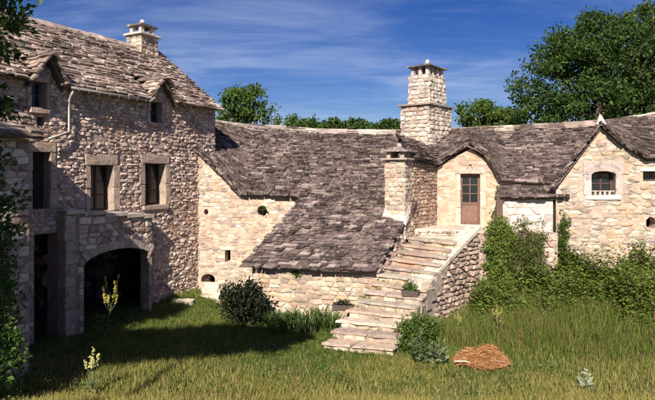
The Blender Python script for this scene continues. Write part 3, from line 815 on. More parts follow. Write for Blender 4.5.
# lean-to left side wall
sdv = (LP2 - EP3); sdv.z = 0
LS = Frame((LT.pt(0, 0, -0.5) + sdv.normalized() * 2.6).to_tuple()[:2], math.degrees(math.atan2(-sdv.y, -sdv.x)))
wall_body('lean_to_side', LS, [(0, -0.4), (2.6, -0.4), (2.6, lz0), (0, lz0 + 1.35)], [], 0.4, (0.5, 0.42, 0.34), barn)
er_ = LT.pt(Lw, 0, -0.02); ec_ = Vector((2.75, 19.3, 0)); dv_ = ec_ - er_
LR = Frame((er_.x, er_.y), math.degrees(math.atan2(dv_.y, dv_.x)))
lrp = [(0.02, -0.3), (dv_.length, -0.3), (dv_.length, 2.75), (0.02, lz1 - 0.02)]
lrw = wall_body('lean_to_side', LR, lrp, [], 0.4, (0.30, 0.24, 0.20), barn)
rubble(barn, lrw, LR, lrp, [], 0.26, 0.15, PAL_GREY, proud=(0.005, 0.03))
# right end wall between pier chimney and door front
# chimney through the lean-to roof
pc0 = P(405, 200, 19.0)
cang = -25
ch2, v2 = stack(barn, 'chimney', (pc0.x, pc0.y), cang, 0.72, 1.0, 2.3, 5.02, PAL_WHITE, 0.26, 0.16, taper=0.03, proud=(0.005, 0.035), tint=(0.45, 0.38, 0.32))
c2_ = sum(v2[:4], Vector()) / 4
fx = Frame((pc0.x, pc0.y), cang)
# flared lime base
zb_ = 2.95
def roof_z(rl, p):
    best = min(((rl.pt(rl.L * i / 40, k / 40) for i in range(41) for k in range(41))), key=lambda q: (q.x - p.x) ** 2 + (q.y - p.y) ** 2)
    return best.z
vs = []
for a, d in ((-0.86, 0.14), (0.08, 0.14), (0.08, -0.5), (-0.86, -0.5)):
    q = fx.pt(a, 0, d); vs.append(Vector((q.x, q.y, roof_z(low, q) - 0.04)))
for v, (a, d) in zip(list(vs), ((-0.74, 0.02), (0.015, 0.02), (0.015, -0.5), (-0.74, -0.5))):
    q = fx.pt(a, 0, d); vs.append(Vector((q.x, q.y, v.z + 0.3)))
MB().add(vs, [(0, 1, 5, 4), (1, 2, 6, 5), (3, 0, 4, 7), (4, 5, 6, 7), (3, 2, 1, 0), (2, 3, 7, 6)], (0.62, 0.56, 0.50)).build('flashing', M_MORT, ch2)
slab('cap_slab', ch2, sq(c2_.x, c2_.y, cang, 0.92, 1.22), 5.02, 5.08, (0.34, 0.28, 0.26))
ee = Vector((math.cos(R(cang)), math.sin(R(cang)), 0)); ff = Vector((-ee.y, ee.x, 0))
for sa in (-1, 1):
    for sb in (-1, -0.33, 0.33, 1):
        q = c2_ + ee * sa * 0.25 + ff * sb * 0.4
        slab('cap_pillar', ch2, sq(q.x, q.y, cang, 0.13, 0.14), 5.08, 5.30, (0.42, 0.35, 0.3), 0.008)
slab('cap_slab', ch2, sq(c2_.x, c2_.y, cang, 0.95, 1.25), 5.30, 5.36, (0.25, 0.2, 0.19))
slab('cap_slab', ch2, sq(c2_.x, c2_.y, cang, 0.6, 0.9), 5.36, 5.42, (0.22, 0.18, 0.17))
MB().blob((c2_.x, c2_.y, 5.5), (0.1, 0.1, 0.12), 7, 5, (0.45, 0.38, 0.33)).build('finial', M_STONE, ch2, True)

# ================================================================== COTTAGE (door front, big chimney)
cot = thing('cottage', (5.5, 21.4, 2.6), 'small stone cottage with gabled door front above the stairs and big chimney', 'cottage')
dp = P(470, 224, 21.2)
DG = Frame((dp.x, dp.y), -10)
g = lambda x, y: DG.px(x, y)
dl, drr = g(437, 200)[0], g(502, 200)[0]
pk_ = g(470, 148); el = g(437, 168); er = g(500, 184)
a0, b1 = g(460.5, 174); a1, b0 = g(480, 224)
DOOR = (a0, a1, 2.6, b1)
rt = g(566, 200)[0]
dout = [(dl, -0.3), (rt, -0.3), (rt, er[1] + 0.13), (er[0] + 0.05, er[1] + 0.13), (g(487, 159)[0], g(487, 160)[1]), (pk_[0], pk_[1] - 0.03), (g(452, 157)[0], g(452, 158)[1]), (dl, el[1])]
dwall = wall_body('wall', DG, dout, [rect(*DOOR)], 0.5, (0.52, 0.39, 0.29), cot)
rubble(cot, dwall, DG, [(dl, 2.5)] + [(rt, 2.5)] + dout[2:], [gw(DOOR, 0.22, 0.26, 0.0)], 0.24, 0.13, [((0.53, 0.40, 0.29), 4), ((0.57, 0.475, 0.375), 2), ((0.47, 0.33, 0.235), 2)], proud=(0.0, 0.026), jit=0.6, skip=0.25, tilt=0.01, rough=0.005)
surround(dwall, DG, *DOOR, (0.52, 0.43, 0.35), jw=0.2, lh=0.26, nj=3, sill=False, proud=0.03)
# carved ornament over the lintel
mb = MB(); ox, oz = g(470, 167)
mb.tube([DG.pt(ox + 0.09 * math.cos(t), oz + 0.02 + 0.1 * math.sin(t), 0.06) for t in np.linspace(-0.4, math.pi + 0.4, 10)], [0.022] * 10, 6, (0.62, 0.50, 0.40))
mb.build('ornament', M_STONE, dwall)
# glazed door
mb = MB(); a0, a1, b0, b1 = DOOR; hh = b0 + (b1 - b0) * 0.42
BR = (0.17, 0.095, 0.075)
dd0, dd1 = -0.22, -0.17
mb.box(DG, a0, a0 + 0.08, b0, b1, dd0, dd1, BR); mb.box(DG, a1 - 0.08, a1, b0, b1, dd0, dd1, BR)
mb.box(DG, a0 + 0.08, a1 - 0.08, b1 - 0.09, b1, dd0, dd1, BR); mb.box(DG, a0 + 0.08, a1 - 0.08, b0, b0 + 0.12, dd0, dd1, BR); mb.box(DG, a0 + 0.08, a1 - 0.08, hh - 0.05, hh + 0.05, dd0, dd1, BR)
mb.box(DG, a0 + 0.08, a1 - 0.08, b0 + 0.12, hh - 0.05, dd0 + 0.01, dd1 - 0.02, (0.21, 0.125, 0.1))
am = (a0 + a1) / 2; mb.box(DG, am - 0.02, am + 0.02, hh + 0.05, b1 - 0.09, dd0 + 0.004, dd1 - 0.004, BR)
for k in (1, 2):
    zz = hh + 0.05 + (b1 - 0.14 - hh) * k / 3; mb.box(DG, a0 + 0.08, a1 - 0.08, zz - 0.018, zz + 0.018, dd0 + 0.006, dd1 - 0.006, BR)
door = mb.build('door', M_WOOD, cot)
for i in range(2):
    for k in range(3):
        aa0 = a0 + 0.08 if i == 0 else am; aa1 = am if i == 0 else a1 - 0.08
        zz0 = hh + 0.05 + (b1 - 0.14 - hh) * k / 3; zz1 = hh + 0.05 + (b1 - 0.14 - hh) * (k + 1) / 3
        MB().box(DG, aa0, aa1, zz0, zz1, dd0 + 0.015, dd0 + 0.022).build('pane', M_GLASS, door)
MB().box(DG, a0 + 0.03, a0 + 0.06, hh - 0.02, hh + 0.1, dd1, dd1 + 0.03, (0.1, 0.1, 0.1)).build('handle', M_METAL, door)
MB().box(DG, a0 - 0.15, a1 + 0.15, 2.52, 2.62, -0.4, 0.16, (0.66, 0.58, 0.5), 0.01).build('threshold', M_STONE, cot)
# side wall running from the chimney to the door front (faces the stairs)
s_a = fx.pt(0.0, 0, -0.9); s_b = DG.pt(dl + 0.02, 0, -0.1)
dv = Vector((s_b.x - s_a.x, s_b.y - s_a.y)); SW = Frame((s_a.x, s_a.y), math.degrees(math.atan2(dv.y, dv.x)))
sl = dv.length
swl = wall_body('side_wall', SW, [(0, 2.0), (sl, 2.0), (sl, el[1] + 0.06), (0, 5.0)], [], 0.4, (0.19, 0.13, 0.10), cot)  # wall and stone colours darkened: this face's shade is painted in
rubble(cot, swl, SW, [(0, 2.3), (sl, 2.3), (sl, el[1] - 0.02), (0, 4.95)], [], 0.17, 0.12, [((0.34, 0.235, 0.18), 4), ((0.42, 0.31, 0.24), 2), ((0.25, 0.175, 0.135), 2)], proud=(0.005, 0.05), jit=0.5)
# big roof sweeping over door front and right gable: the right gable's plane first
gp = P(601, 200, 19.0)
RG = Frame((gp.x, gp.y), -8)
rg = lambda x, y: RG.px(x, y)
d3 = lambda x, y, d=0.2: DG.pt(*DG.px(x, y, d), d)
r3 = lambda x, y, d=0.2: RG.pt(*RG.px(x, y, d), d)
def on_ridge(x):
    for i in range(len(RZ) - 1):
        if RZ[i][0] <= x <= RZ[i + 1][0]:
            return Vector(RZ[i]).lerp(Vector(RZ[i + 1]), (x - RZ[i][0]) / (RZ[i + 1][0] - RZ[i][0]))
cols = [(SW.pt(-0.1, 5.12, 0.18), on_ridge(3.0)), (SW.pt(0.5, 5.06, 0.2), on_ridge(3.5)), (d3(437.5, 164.5, 0.22), on_ridge(4.5)), (d3(453, 154), on_ridge(5.4)), (d3(470, 144.5), on_ridge(6.1)), (d3(487, 157), on_ridge(6.9)), (d3(501, 181), on_ridge(7.5)), (d3(540, 182.5), on_ridge(8.8)), (d3(557, 184, 0.05), on_ridge(11.2))]
big = Ruled(cols)
rfC = roof(cot, big, 0.12, (0.18, 0.5), 0.04, PAL_ROOF, deck=0.05)
bk2 = Ruled([((12.5, 27.3, 4.2), on_ridge(12.2)), ((8.2, 27.8, 4.2), on_ridge(8.16)), ((5.6, 28.5, 4.0), RZ[4])])
roof(cot, bk2, 0.35, (0.4, 0.8), 0.05, PAL_ROOF)
for i in (4, 5):
    ridge_caps(cot, rfC, Vector(RZ[i]) + Vector((0, 0, 0.02)), Vector(RZ[i + 1]) + Vector((0, 0, 0.02)), 0.55, 0.32, 0.05, PAL_ROOFL, 0.3)
# big chimney
k0 = P(429, 150, 22.3)
PALC = [((0.56, 0.48, 0.41), 4), ((0.66, 0.58, 0.50), 3), ((0.40, 0.33, 0.29), 3), ((0.60, 0.46, 0.38), 1)]
bc, bv = stack(cot, 'chimney', (k0.x, k0.y), -39, 1.32, 2.0, 4.9, 7.32, PALC, 0.27, 0.15, taper=0.05, proud=(0.01, 0.06), tint=(0.36, 0.30, 0.26))
cm = sum(bv[4:], Vector()) / 4
slab('ledge_slab', bc, sq(cm.x, cm.y, -39, 1.50, 2.2), 7.32, 7.40, (0.28, 0.23, 0.22), 0.03)
e1_ = Vector((math.cos(R(-39)), math.sin(R(-39)), 0)); e2_ = Vector((-e1_.y, e1_.x, 0))
ku = cm + e1_ * 0.50 - e2_ * 0.70
o2_, tv = stack(cot, 'chimney_top', (ku.x, ku.y), -39, 0.98, 1.48, 7.40, 8.62, PALC, 0.24, 0.14, taper=0.09, proud=(0.01, 0.06), tint=(0.36, 0.30, 0.26))
tm = sum(tv[4:], Vector()) / 4
for sa, sb in [(-1, -1), (0, -1), (1, -1), (-1, 1), (0, 1), (1, 1), (1, -0.33), (1, 0.33), (-1, -0.33), (-1, 0.33)]:
    q = tm + e1_ * sa * 0.34 + e2_ * sb * 0.57
    slab('cap_pillar', o2_, sq(q.x, q.y, -39, 0.12, 0.14), 8.62, 8.94, (0.55, 0.47, 0.41), 0.01)
slab('cap_slab', o2_, sq(tm.x, tm.y, -39, 1.06, 1.56), 8.94, 9.0, (0.10, 0.09, 0.1), 0.025)
slab('cap_slab', o2_, sq(tm.x, tm.y, -39, 0.7, 1.1), 9.0, 9.06, (0.10, 0.09, 0.1), 0.025)
slab('cap_slab', o2_, sq(tm.x, tm.y, -39, 0.35, 0.6), 9.06, 9.12, (0.12, 0.11, 0.12), 0.02)
MB().blob((tm.x, tm.y, 9.21), (0.1, 0.1, 0.14), 7, 5, (0.62, 0.55, 0.48)).build('finial', M_STONE, o2_, True)
# lean-to shed under the eave, with its little slate roof
FS = Frame((P(503, 210, 19.5).x, P(503, 210, 19.5).y), -8)
shL, shR = FS.px(503, 210)[0], FS.px(553, 210)[0]
shz = FS.px(528, 199)[1]
shed = wall_body('oven_wall', FS, rect(shL, shR, -0.2, shz), [], 0.4, (0.6, 0.53, 0.47), cot)
rubble(cot, shed, FS, rect(shL, shR, 0.2, shz), [], 0.36, 0.2, [((0.66, 0.58, 0.52), 4), ((0.72, 0.65, 0.58), 2), ((0.5, 0.4, 0.38), 2)], proud=(0.005, 0.04), jit=0.4)
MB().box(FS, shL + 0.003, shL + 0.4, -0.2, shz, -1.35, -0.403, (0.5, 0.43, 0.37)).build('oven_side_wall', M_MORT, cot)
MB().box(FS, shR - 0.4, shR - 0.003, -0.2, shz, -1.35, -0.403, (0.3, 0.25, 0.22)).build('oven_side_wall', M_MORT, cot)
f3 = lambda x, y, d: FS.pt(*FS.px(x, y, d), d)
sr = Ruled([(f3(498, 197, 0.2), d3(500, 186, 0.02)), (f3(567, 197, 0.2), d3(567, 186, 0.02))])
roof(cot, sr, 0.2, (0.3, 0.6), 0.05, PAL_ROOF, name='oven_roof', deck=0.08)

# ================================================================== RIGHT HOUSE (gable with small arched window)
rh = thing('gabled_house', (10, 19, 0.6), 'pale stone gable with small barred arched window beside the nettles', 'house')
lw_, rw_ = rg(556, 200)[0], rg(760, 200)[0]
pkz = rg(601, 128); le = rg(556, 187); re_ = rg(646, 161)
w0, wb = rg(591.5, 195); w1, wt_ = rg(615.5, 171)
WIN = arch(w0, w1, wb, wt_ - 0.12, wt_, 8)
v0, vb = rg(643, 181); v1, vt = rg(668, 171)
WV = rect(v0, v1, vb, vt)
hq = rg(651, 223); HOLE = [(hq[0] + 0.17 * math.cos(t), hq[1] + 0.22 * math.sin(t)) for t in np.linspace(0, 2 * math.pi, 8)[:-1]]
gout = [(lw_, -0.2), (rw_, -0.2), (rw_, re_[1]), (re_[0], re_[1]), (rg(626, 148)[0], rg(626, 148)[1]), pkz, (rg(577, 158)[0], rg(577, 159)[1]), (lw_, le[1])]
gwall = wall_body('wall', RG, gout, [WIN, WV, HOLE], 0.5, (0.47, 0.375, 0.295), rh)
aw = w1 - w0
rubble(rh, gwall, RG, [(lw_, 0.2), (rw_, 0.2)] + gout[2:], [rect(w0 - 0.28, w1 + 0.24, wb - 0.16, wt_ + 0.32), rect(v0 - 0.1, v1, vb - 0.02, vt + 0.16), HOLE], 0.26, 0.12, PAL_WHITE, proud=(-0.004, 0.032), jit=0.5, tilt=0.025, skip=0.14, gap=0.007)
GREY = (0.46, 0.37, 0.34)
# arched lintel and jambs
li = [(w0 - 0.28, wt_ - 0.12)] + [(w0 - 0.28, wt_ + 0.30), ((w0 + w1) / 2, wt_ + 0.34), (w1 + 0.24, wt_ + 0.28), (w1 + 0.24, wt_ - 0.12)] + WIN[2:]
wall_body('lintel', RG, li, [], 0.3, GREY, gwall, M_STONE, front=0.04)
block('jamb_stone', gwall, RG, w0 - 0.26, w0, wb, wt_ - 0.13, -0.28, 0.038, (0.60, 0.52, 0.46)); block('jamb_stone', gwall, RG, w1, w1 + 0.2, wb, wt_ - 0.13, -0.28, 0.038, (0.52, 0.44, 0.38))
block('sill', gwall, RG, w0 - 0.2, w1 + 0.18, wb - 0.15, wb, -0.28, 0.06, (0.70, 0.62, 0.54))
window(rh, RG, w0 + 0.005, w1 - 0.005, wb + 0.005, wt_ - 0.04, 0.3, 2, 2, (0.10, 0.055, 0.05))
mb = MB()
for k in range(1, 5):
    a = w0 + aw * k / 5; mb.tube([RG.pt(a, wb - 0.02, -0.1), RG.pt(a, wb + 0.13, -0.1)], [0.035, 0.03], 6, (0.7, 0.6, 0.52))
mb.tube([RG.pt(w0 - 0.02, wb + 0.13, -0.1), RG.pt(w1 + 0.02, wb + 0.13, -0.1)], [0.02, 0.02], 6, (0.5, 0.42, 0.37))
mb.build('window_guard', M_STONE, rh)
block('lintel', gwall, RG, v0 - 0.1, v1 + 0.1, vt, vt + 0.1, -0.28, 0.05, (0.66, 0.60, 0.55))
window(rh, RG, v0 + 0.004, v1 - 0.004, vb + 0.004, vt - 0.004, 0.3, 2, 1, (0.06, 0.05, 0.05))
MB().box(RG, re_[0] + 0.2, rw_, -0.1, re_[1], -5.5, -5.0, (0.4, 0.34, 0.29)).build('back_wall', M_MORT, rh)
MB().box(RG, lw_ + 0.003, lw_ + 0.45, -0.2, le[1], -2.6, -0.503, (0.5, 0.42, 0.35)).build('side_wall', M_MORT, rh)
MB().box(RG, lw_ + 0.5, rw_, 0.2, 4.6, -1.3, -1.2).build('dark_backing', M_DARK, rh)  # near-black sheet paints the gloom behind windows and hole
gl = Ruled([(d3(559, 183, -0.1), on_ridge(11.34)), (r3(553.5, 187), r3(601, 124.5))])
roof(rh, gl, 0.15, (0.25, 0.6), 0.046, PAL_ROOF, deck=0.05)
cols = [(r3(601, 124.5), on_ridge(11.34)), (r3(625, 145), on_ridge(12.3)), (r3(647, 158.5), on_ridge(13.4)), (r3(760, 162), on_ridge(17.4))]
rr = Ruled(cols)
rfR = roof(rh, rr, 0.125, (0.2, 0.55), 0.042, PAL_ROOF, deck=0.05)
bk3 = Ruled([((17.5, 26.5, 4.4), RZ[9]), ((12.5, 27.3, 4.2), on_ridge(12.2))])
roof(rh, bk3, 0.35, (0.4, 0.8), 0.05, PAL_ROOF)
for i in (6, 7, 8):
    ridge_caps(rh, rfR, Vector(RZ[i]) + Vector((0, 0, 0.02)), Vector(RZ[i + 1]) + Vector((0, 0, 0.02)), 0.6, 0.36, 0.06, PAL_ROOFL if i == 6 else [((0.66, 0.52, 0.36), 2), ((0.5, 0.42, 0.36), 2)], 0.3)
# upright stone finial on the gable
q = r3(601, 123, 0.15)
mb = MB(); mb.add([q + Vector(v) for v in ((-0.16, 0, -0.05), (0.2, 0.02, -0.05), (0.17, 0.14, -0.05), (-0.14, 0.14, -0.05), (-0.02, 0.05, 0.32), (0.06, 0.09, 0.28))], [(3, 2, 1, 0), (0, 1, 5, 4), (1, 2, 5), (2, 3, 4, 5), (3, 0, 4)], (0.6, 0.53, 0.47))
mb.build('finial', M_STONE, rh)

# ================================================================== STAIRCASE, landing and parapet
st = thing('stone_staircase', (2.2, 16.5, 0), 'worn stone staircase climbing to the cottage door', 'staircase')
NS = 13; ZT = 2.38
BL, TL = Vector((-0.14, 14.45)), Vector((2.95, 19.35)); BRt, TR = Vector((1.62, 13.95)), Vector((4.12, 17.75))
for i in range(NS):
    k0_, k1_ = i / NS, (i + 1.6) / NS
    w_ = random.uniform(-0.06, 0.06)
    l0, r0 = BL.lerp(TL, k0_), BRt.lerp(TR, k0_); l1, r1 = BL.lerp(TL, k1_), BRt.lerp(TR, k1_)
    ext = (l0 - r0).normalized() * random.uniform(0.0, 0.12); z1 = (i + 1) * ZT / NS + random.uniform(-0.012, 0.012)
    col = random.choice(((0.42, 0.35, 0.285), (0.50, 0.425, 0.35), (0.34, 0.275, 0.23), (0.44, 0.345, 0.27)))
    if random.random() < 0.65:                         # tread of two stones
        c = random.uniform(0.35, 0.65); m0, m1 = l0.lerp(r0, c), l1.lerp(r1, c); gp_ = (r0 - l0).normalized() * 0.008
        dz_ = random.uniform(-0.015, 0.015)
        slab('step', st, [tuple(l0 + ext), tuple(m0 - gp_), tuple(m1 - gp_), tuple(l1)], z1 - 0.062, z1, col, 0.035)
        slab('step', st, [tuple(m0 + gp_), tuple(r0), tuple(r1), tuple(m1 + gp_)], z1 - 0.062, z1 + dz_, col, 0.035)
    else:
        slab('step', st, [tuple(l0 + ext), tuple(r0), tuple(r1), tuple(l1)], z1 - 0.062, z1, col, 0.04)
    dn_ = (l1 - l0).normalized() * 0.06
    ra, rb_ = l0 + dn_, r0 + (r1 - r0).normalized() * 0.06
    fr = Frame((ra.x, ra.y), math.degrees(math.atan2(rb_.y - ra.y, rb_.x - ra.x))); L_ = (rb_ - ra).length
    zb0 = max(-0.3, z1 - 0.6)
    MB().box(fr, 0.01, L_ - 0.01, zb0, z1 - 0.066, -0.35, 0.0, (0.36, 0.29, 0.24), 0.004).build('riser', M_STONE, st)
    a = 0.02
    while a < L_ - 0.06:
        w = min(random.uniform(0.18, 0.5), L_ - 0.02 - a)
        vs, fs = stone_geo(fr, rect(a + 0.006, a + w - 0.006, z1 - 0.20, z1 - 0.072), -0.02, random.uniform(0.0, 0.035), 0.015, 0.006)
        put(st, 'stone', st, vs, fs, pick(PAL_CREAM)); a += w
# solid core under the flight
core = []
for i in range(NS + 1):
    k = i / NS; core.append((BL.lerp(TL, k), BRt.lerp(TR, k), k * ZT - 0.25))
vs = []; fs = []
for l, r, z in core: vs += [(l.x + 0.04, l.y + 0.08, z), (r.x - 0.02, r.y + 0.08, z), (l.x + 0.04, l.y + 0.08, -0.4), (r.x - 0.02, r.y + 0.08, -0.4)]
for i in range(NS):
    a = 4 * i; b = a + 4
    fs += [(a, a + 1, b + 1, b), (a, b, b + 2, a + 2), (a + 1, a + 3, b + 3, b + 1), (a + 2, b + 2, b + 3, a + 3)]
fs += [(0, 2, 3, 1), (4 * NS, 4 * NS + 1, 4 * NS + 3, 4 * NS + 2)]
MB().add(vs, fs, (0.42, 0.35, 0.29)).build('stair_core', M_STONE, st)
# landing
pe = Vector((4.95, 18.35)); dA = DG.pt(drr + 0.6, 0, 0.0); dB = DG.pt(dl, 0, 0.0)
sbk = SW.pt(0.1, 0, 0.02)
slab('landing', st, [(TL.x, TL.y), (TR.x, TR.y), (pe.x, pe.y), (5.6, 19.4), (4.6, 19.4), (3.15, 19.75)], 1.9, ZT, (0.62, 0.53, 0.44), 0.02)
slab('landing', st, [(3.1, 19.72), (4.55, 19.42), (5.2, 18.75), (7.2, 18.85), (dA.x, dA.y + 0.05), (dB.x, dB.y + 0.05), (sbk.x, sbk.y)], 1.5, 2.60, (0.62, 0.52, 0.43), 0.015)
fl = Frame((3.08, 19.70), math.degrees(math.atan2(19.40 - 19.70, 4.57 - 3.08)))
rubble(st, st, fl, rect(0.0, 1.5, ZT, 2.56), [], 0.15, 0.08, PAL_GREY, proud=(0.02, 0.06), jit=0.3)
# stair parapet with sloping coping
p0, p1 = Vector((2.86, 16.15)), pe
dv = p1 - p0; PF = Frame((p0.x, p0.y), math.degrees(math.atan2(dv.y, dv.x))); pl = dv.length
pz0, pz1 = 1.42, 2.78
ppoly = [(0, -0.4), (pl, -0.4), (pl, pz1 - 0.1), (0.0, pz0 - 0.1)]
par = wall_body('parapet', PF, ppoly, [], 0.38, (0.13, 0.095, 0.08), st)  # mortar and stones coloured dark in place of the weak raking light
rubble(st, par, PF, ppoly, [], 0.23, 0.13, [((0.38, 0.28, 0.225), 4), ((0.48, 0.37, 0.30), 2), ((0.28, 0.205, 0.165), 3)], proud=(0.02, 0.10), jit=0.3, gap=0.026, tilt=0.04, rough=0.015)
ncop = 3
for k in range(ncop):
    s0_, s1_ = -0.05 + (pl + 0.1) * k / ncop + 0.004, -0.05 + (pl + 0.1) * (k + 1) / ncop - 0.004
    zz = lambda s: pz0 + (pz1 - pz0) * s / pl
    vs = [PF.pt(s, zz(s) + h, d) for s in (s0_, s1_) for (h, d) in ((-0.1, -0.42), (-0.1, 0.06), (0.02, 0.06), (0.02, -0.42))]
    MB().add(vs, [(0, 1, 2, 3), (7, 6, 5, 4), (0, 4, 5, 1), (1, 5, 6, 2), (2, 6, 7, 3), (3, 7, 4, 0)], jig((0.60, 0.52, 0.44), 0.05)).build('coping', M_STONE, st)
block('pier_stone', st, PF, -0.36, 0.02, 0.75, 1.12, -0.42, 0.05, (0.66, 0.58, 0.5)); block('pier_stone', st, PF, -0.36, 0.02, 1.12, 1.44, -0.42, 0.05, (0.7, 0.62, 0.54)); block('pier_stone', st, PF, -0.36, 0.02, -0.3, 0.75, -0.42, 0.05, (0.5, 0.42, 0.36))
# retaining wall of the landing (under the creeper)
RW = Frame((pe.x, pe.y), math.degrees(math.atan2(18.85 - pe.y, 7.75 - pe.x))); rl_ = math.hypot(18.85 - pe.y, 7.75 - pe.x)
rwp = rect(0.0, rl_, -0.3, 2.55)
rwl = wall_body('retaining_wall', RW, rwp, [], 0.5, (0.36, 0.3, 0.26), st)
rubble(st, rwl, RW, rwp, [], 0.3, 0.17, PAL_GREY, proud=(0.01, 0.05), jit=0.5)
# plinth for the left planter
slab('plinth', st, [(0.25, 15.95), (0.85, 15.8), (0.95, 16.2), (0.35, 16.35)], -0.2, 0.62, (0.4, 0.33, 0.28), 0.03)

# ------------------------------------------------------------------ little steps to the barn niche
ls = thing('stone_steps', (-4.1, 19.4, 0.1), 'three short stone steps to the dark niche in the barn wall', 'steps')
for i in range(4):
    y0 = 19.55 + 0.24 * i; x0 = -4.75 + 0.03 * i
    slab('step', ls, [(x0 + 0.1 * i, y0), (-3.75 - 0.06 * i, y0 - 0.05), (-3.75, 20.62), (-4.7, 20.68)], -0.1 + 0.16 * i, 0.08 + 0.16 * i, (0.6, 0.53, 0.45), 0.03)
kb = tag(slab('kerb_stone', None, [(-5.25, 18.9), (-4.55, 18.75), (-4.5, 19.0), (-5.2, 19.15)], -0.05, 0.30, (0.62, 0.54, 0.45), 0.03), 'long pale kerb stone in the grass below the niche steps', 'stone')

emit_pieces()

# ================================================================== VEGETATION
def unit(n):
    v = rng.normal(size=(n, 3)); return v / np.linalg.norm(v, axis=1, keepdims=True)
def tints(n, pal, s=0.18):
    cols = np.array([p[0] for p in pal], float); w = np.array([p[1] for p in pal], float)
    c = cols[rng.choice(len(cols), n, p=w / w.sum())]
    return np.clip(c * (1 + rng.uniform(-s, s, (n, 1))), 0.004, 1)
def leaves(name, C, size, T, parent, mat=None, aspect=0.5, up=0.3, axis=None):
    """one folded diamond per leaf"""
    n = len(C); size = np.broadcast_to(size, (n,))[:, None] * rng.uniform(0.65, 1.3, (n, 1))
    A = unit(n) if axis is None else axis
    N = unit(n) + np.array([0, 0, up]); B = np.cross(A, N); B /= np.linalg.norm(B, axis=1, keepdims=True) + 1e-9
    Nn = np.cross(B, A)
    V = np.stack([C, C + A * size * 0.45 + B * size * aspect * 0.5 - Nn * size * 0.06, C + A * size, C + A * size * 0.45 - B * size * aspect * 0.5 - Nn * size * 0.06], 1).reshape(-1, 3)
    k = np.arange(n)[:, None] * 4
    Fc = np.concatenate([k + np.array([[0, 1, 2]]), k + np.array([[0, 2, 3]])], 0)
    return mesh_np(name, V, Fc, np.repeat(T, 4, 0), mat or M_LEAF, parent)
G_DARK = [((0.036, 0.070, 0.013), 4), ((0.055, 0.100, 0.020), 4), ((0.085, 0.140, 0.030), 2.4), ((0.12, 0.17, 0.05), 0.8)]
G_MID = [((0.055, 0.105, 0.018), 4), ((0.085, 0.145, 0.025), 4), ((0.125, 0.185, 0.040), 2.5), ((0.17, 0.20, 0.07), 0.6)]
G_WEED = [((0.115, 0.18, 0.026), 4), ((0.165, 0.235, 0.04), 4), ((0.23, 0.28, 0.065), 2.5), ((0.29, 0.25, 0.10), 1)]
def tree(name, label, base, top, lobes, ncl, nlf, lsize, pal, tr, spread=0.55, group=None, shell=0.6, limbs=26, klo=0.25):
    base = Vector(base); t = thing(name, base, label, 'tree', group)
    mb = MB(); h = top - base.z
    trunk = [base + Vector((0, 0, -0.4)), base + Vector((random.uniform(-.1, .1), 0, h * 0.25)), base + Vector((random.uniform(-.25, .25), 0.1, h * 0.5)), base + Vector((random.uniform(-.3, .3), 0.1, h * 0.85))]
    mb.tube(trunk, [tr * 1.25, tr, tr * 0.7, tr * 0.15], 8, (0.13, 0.10, 0.08))
    vol = np.array([l[3] * l[4] * l[5] for l in lobes]); C = []
    for i in range(ncl):
        l = lobes[rng.choice(len(lobes), p=vol / vol.sum())]
        d = unit(1)[0]; r = rng.uniform(shell ** 3, 1) ** (1 / 3) * rng.uniform(0.85, 1.08)
        C.append([l[0] + d[0] * l[3] * r, l[1] + d[1] * l[4] * r, l[2] + d[2] * l[5] * r])
    C = np.array(C)
    for c in C[:limbs]:
        k = random.uniform(klo, max(0.8, klo + 0.1)); a = trunk[0].lerp(trunk[3], k); c = Vector(c)
        m = a.lerp(c, 0.5) + Vector((0, 0, -0.1 * (c - a).length + random.uniform(-.2, .2)))
        mb.tube([a, m, c], [tr * 0.4 * (1.1 - k), tr * 0.2, 0.02], 5, (0.12, 0.095, 0.075), False)
    mb.build('trunk', M_BARK, t, True)
    n = ncl * nlf
    cl = np.repeat(C, nlf, 0); sp = np.repeat(rng.uniform(0.6, 1.3, ncl), nlf)[:, None]
    pts = cl + unit(n) * (rng.uniform(0, 1, (n, 1)) ** 0.5) * spread * sp * np.array([1, 1, 0.7])
    leaves('crown', pts, lsize, tints(n, pal), t)
    return t
# big tree behind the gabled house
def PX(x, y, Y): p = P(x, y, Y); return p.x, p.y, p.z
def lobe(x, y, Y, rx, rz, ry=None):
    q = PX(x, y, Y); return (*q, rx * Y / F, (ry or rx) * Y / F, rz * Y / F)
tree('broadleaf_tree', 'huge spreading broadleaf tree behind the gabled house', (19.5, 40, gh(19.5, 40)), 14.5,
     [lobe(612, 58, 40, 70, 46), lobe(555, 82, 39, 44, 34), lobe(650, 50, 41, 62, 46), lobe(590, 42, 40, 46, 26), lobe(690, 70, 41, 50, 50), lobe(530, 78, 40, 22, 20), lobe(640, 30, 41, 34, 20), lobe(570, 52, 40, 30, 24), lobe(605, 108, 39, 80, 24), lobe(540, 112, 39, 26, 16), lobe(640, 112, 40, 60, 22)],
     620, 90, 0.27, G_DARK, 0.55, 0.95, shell=0.45, limbs=60)
for (x, y, Y, r, rz, lab) in ((478, 118, 46, 20, 18, 'bushy green tree just right of the big chimney'), (503, 122, 47, 17, 13, 'low bushy tree between the chimney and the huge tree')):
    q = PX(x, y, Y); tree('background_tree', lab, (q[0], Y, gh(q[0], Y)), q[2] + 0.8, [lobe(x, y, Y, r, rz), lobe(x + r * 0.5, y + 5, Y, r * 0.7, rz * 0.7)], 60, 60, 0.3, G_MID, 0.2, 0.7)
q = PX(247, 110, 35)
tree('background_tree', 'leafy tree with bare twigs behind the barn ridge', (q[0], 35, gh(q[0], 35)), q[2] + 1.2,
     [lobe(238, 108, 35, 18, 22), lobe(252, 105, 35, 13, 20), lobe(228, 116, 35, 12, 12)], 75, 60, 0.22, G_MID, 0.16, 0.5)
q = PX(276, 122, 36)
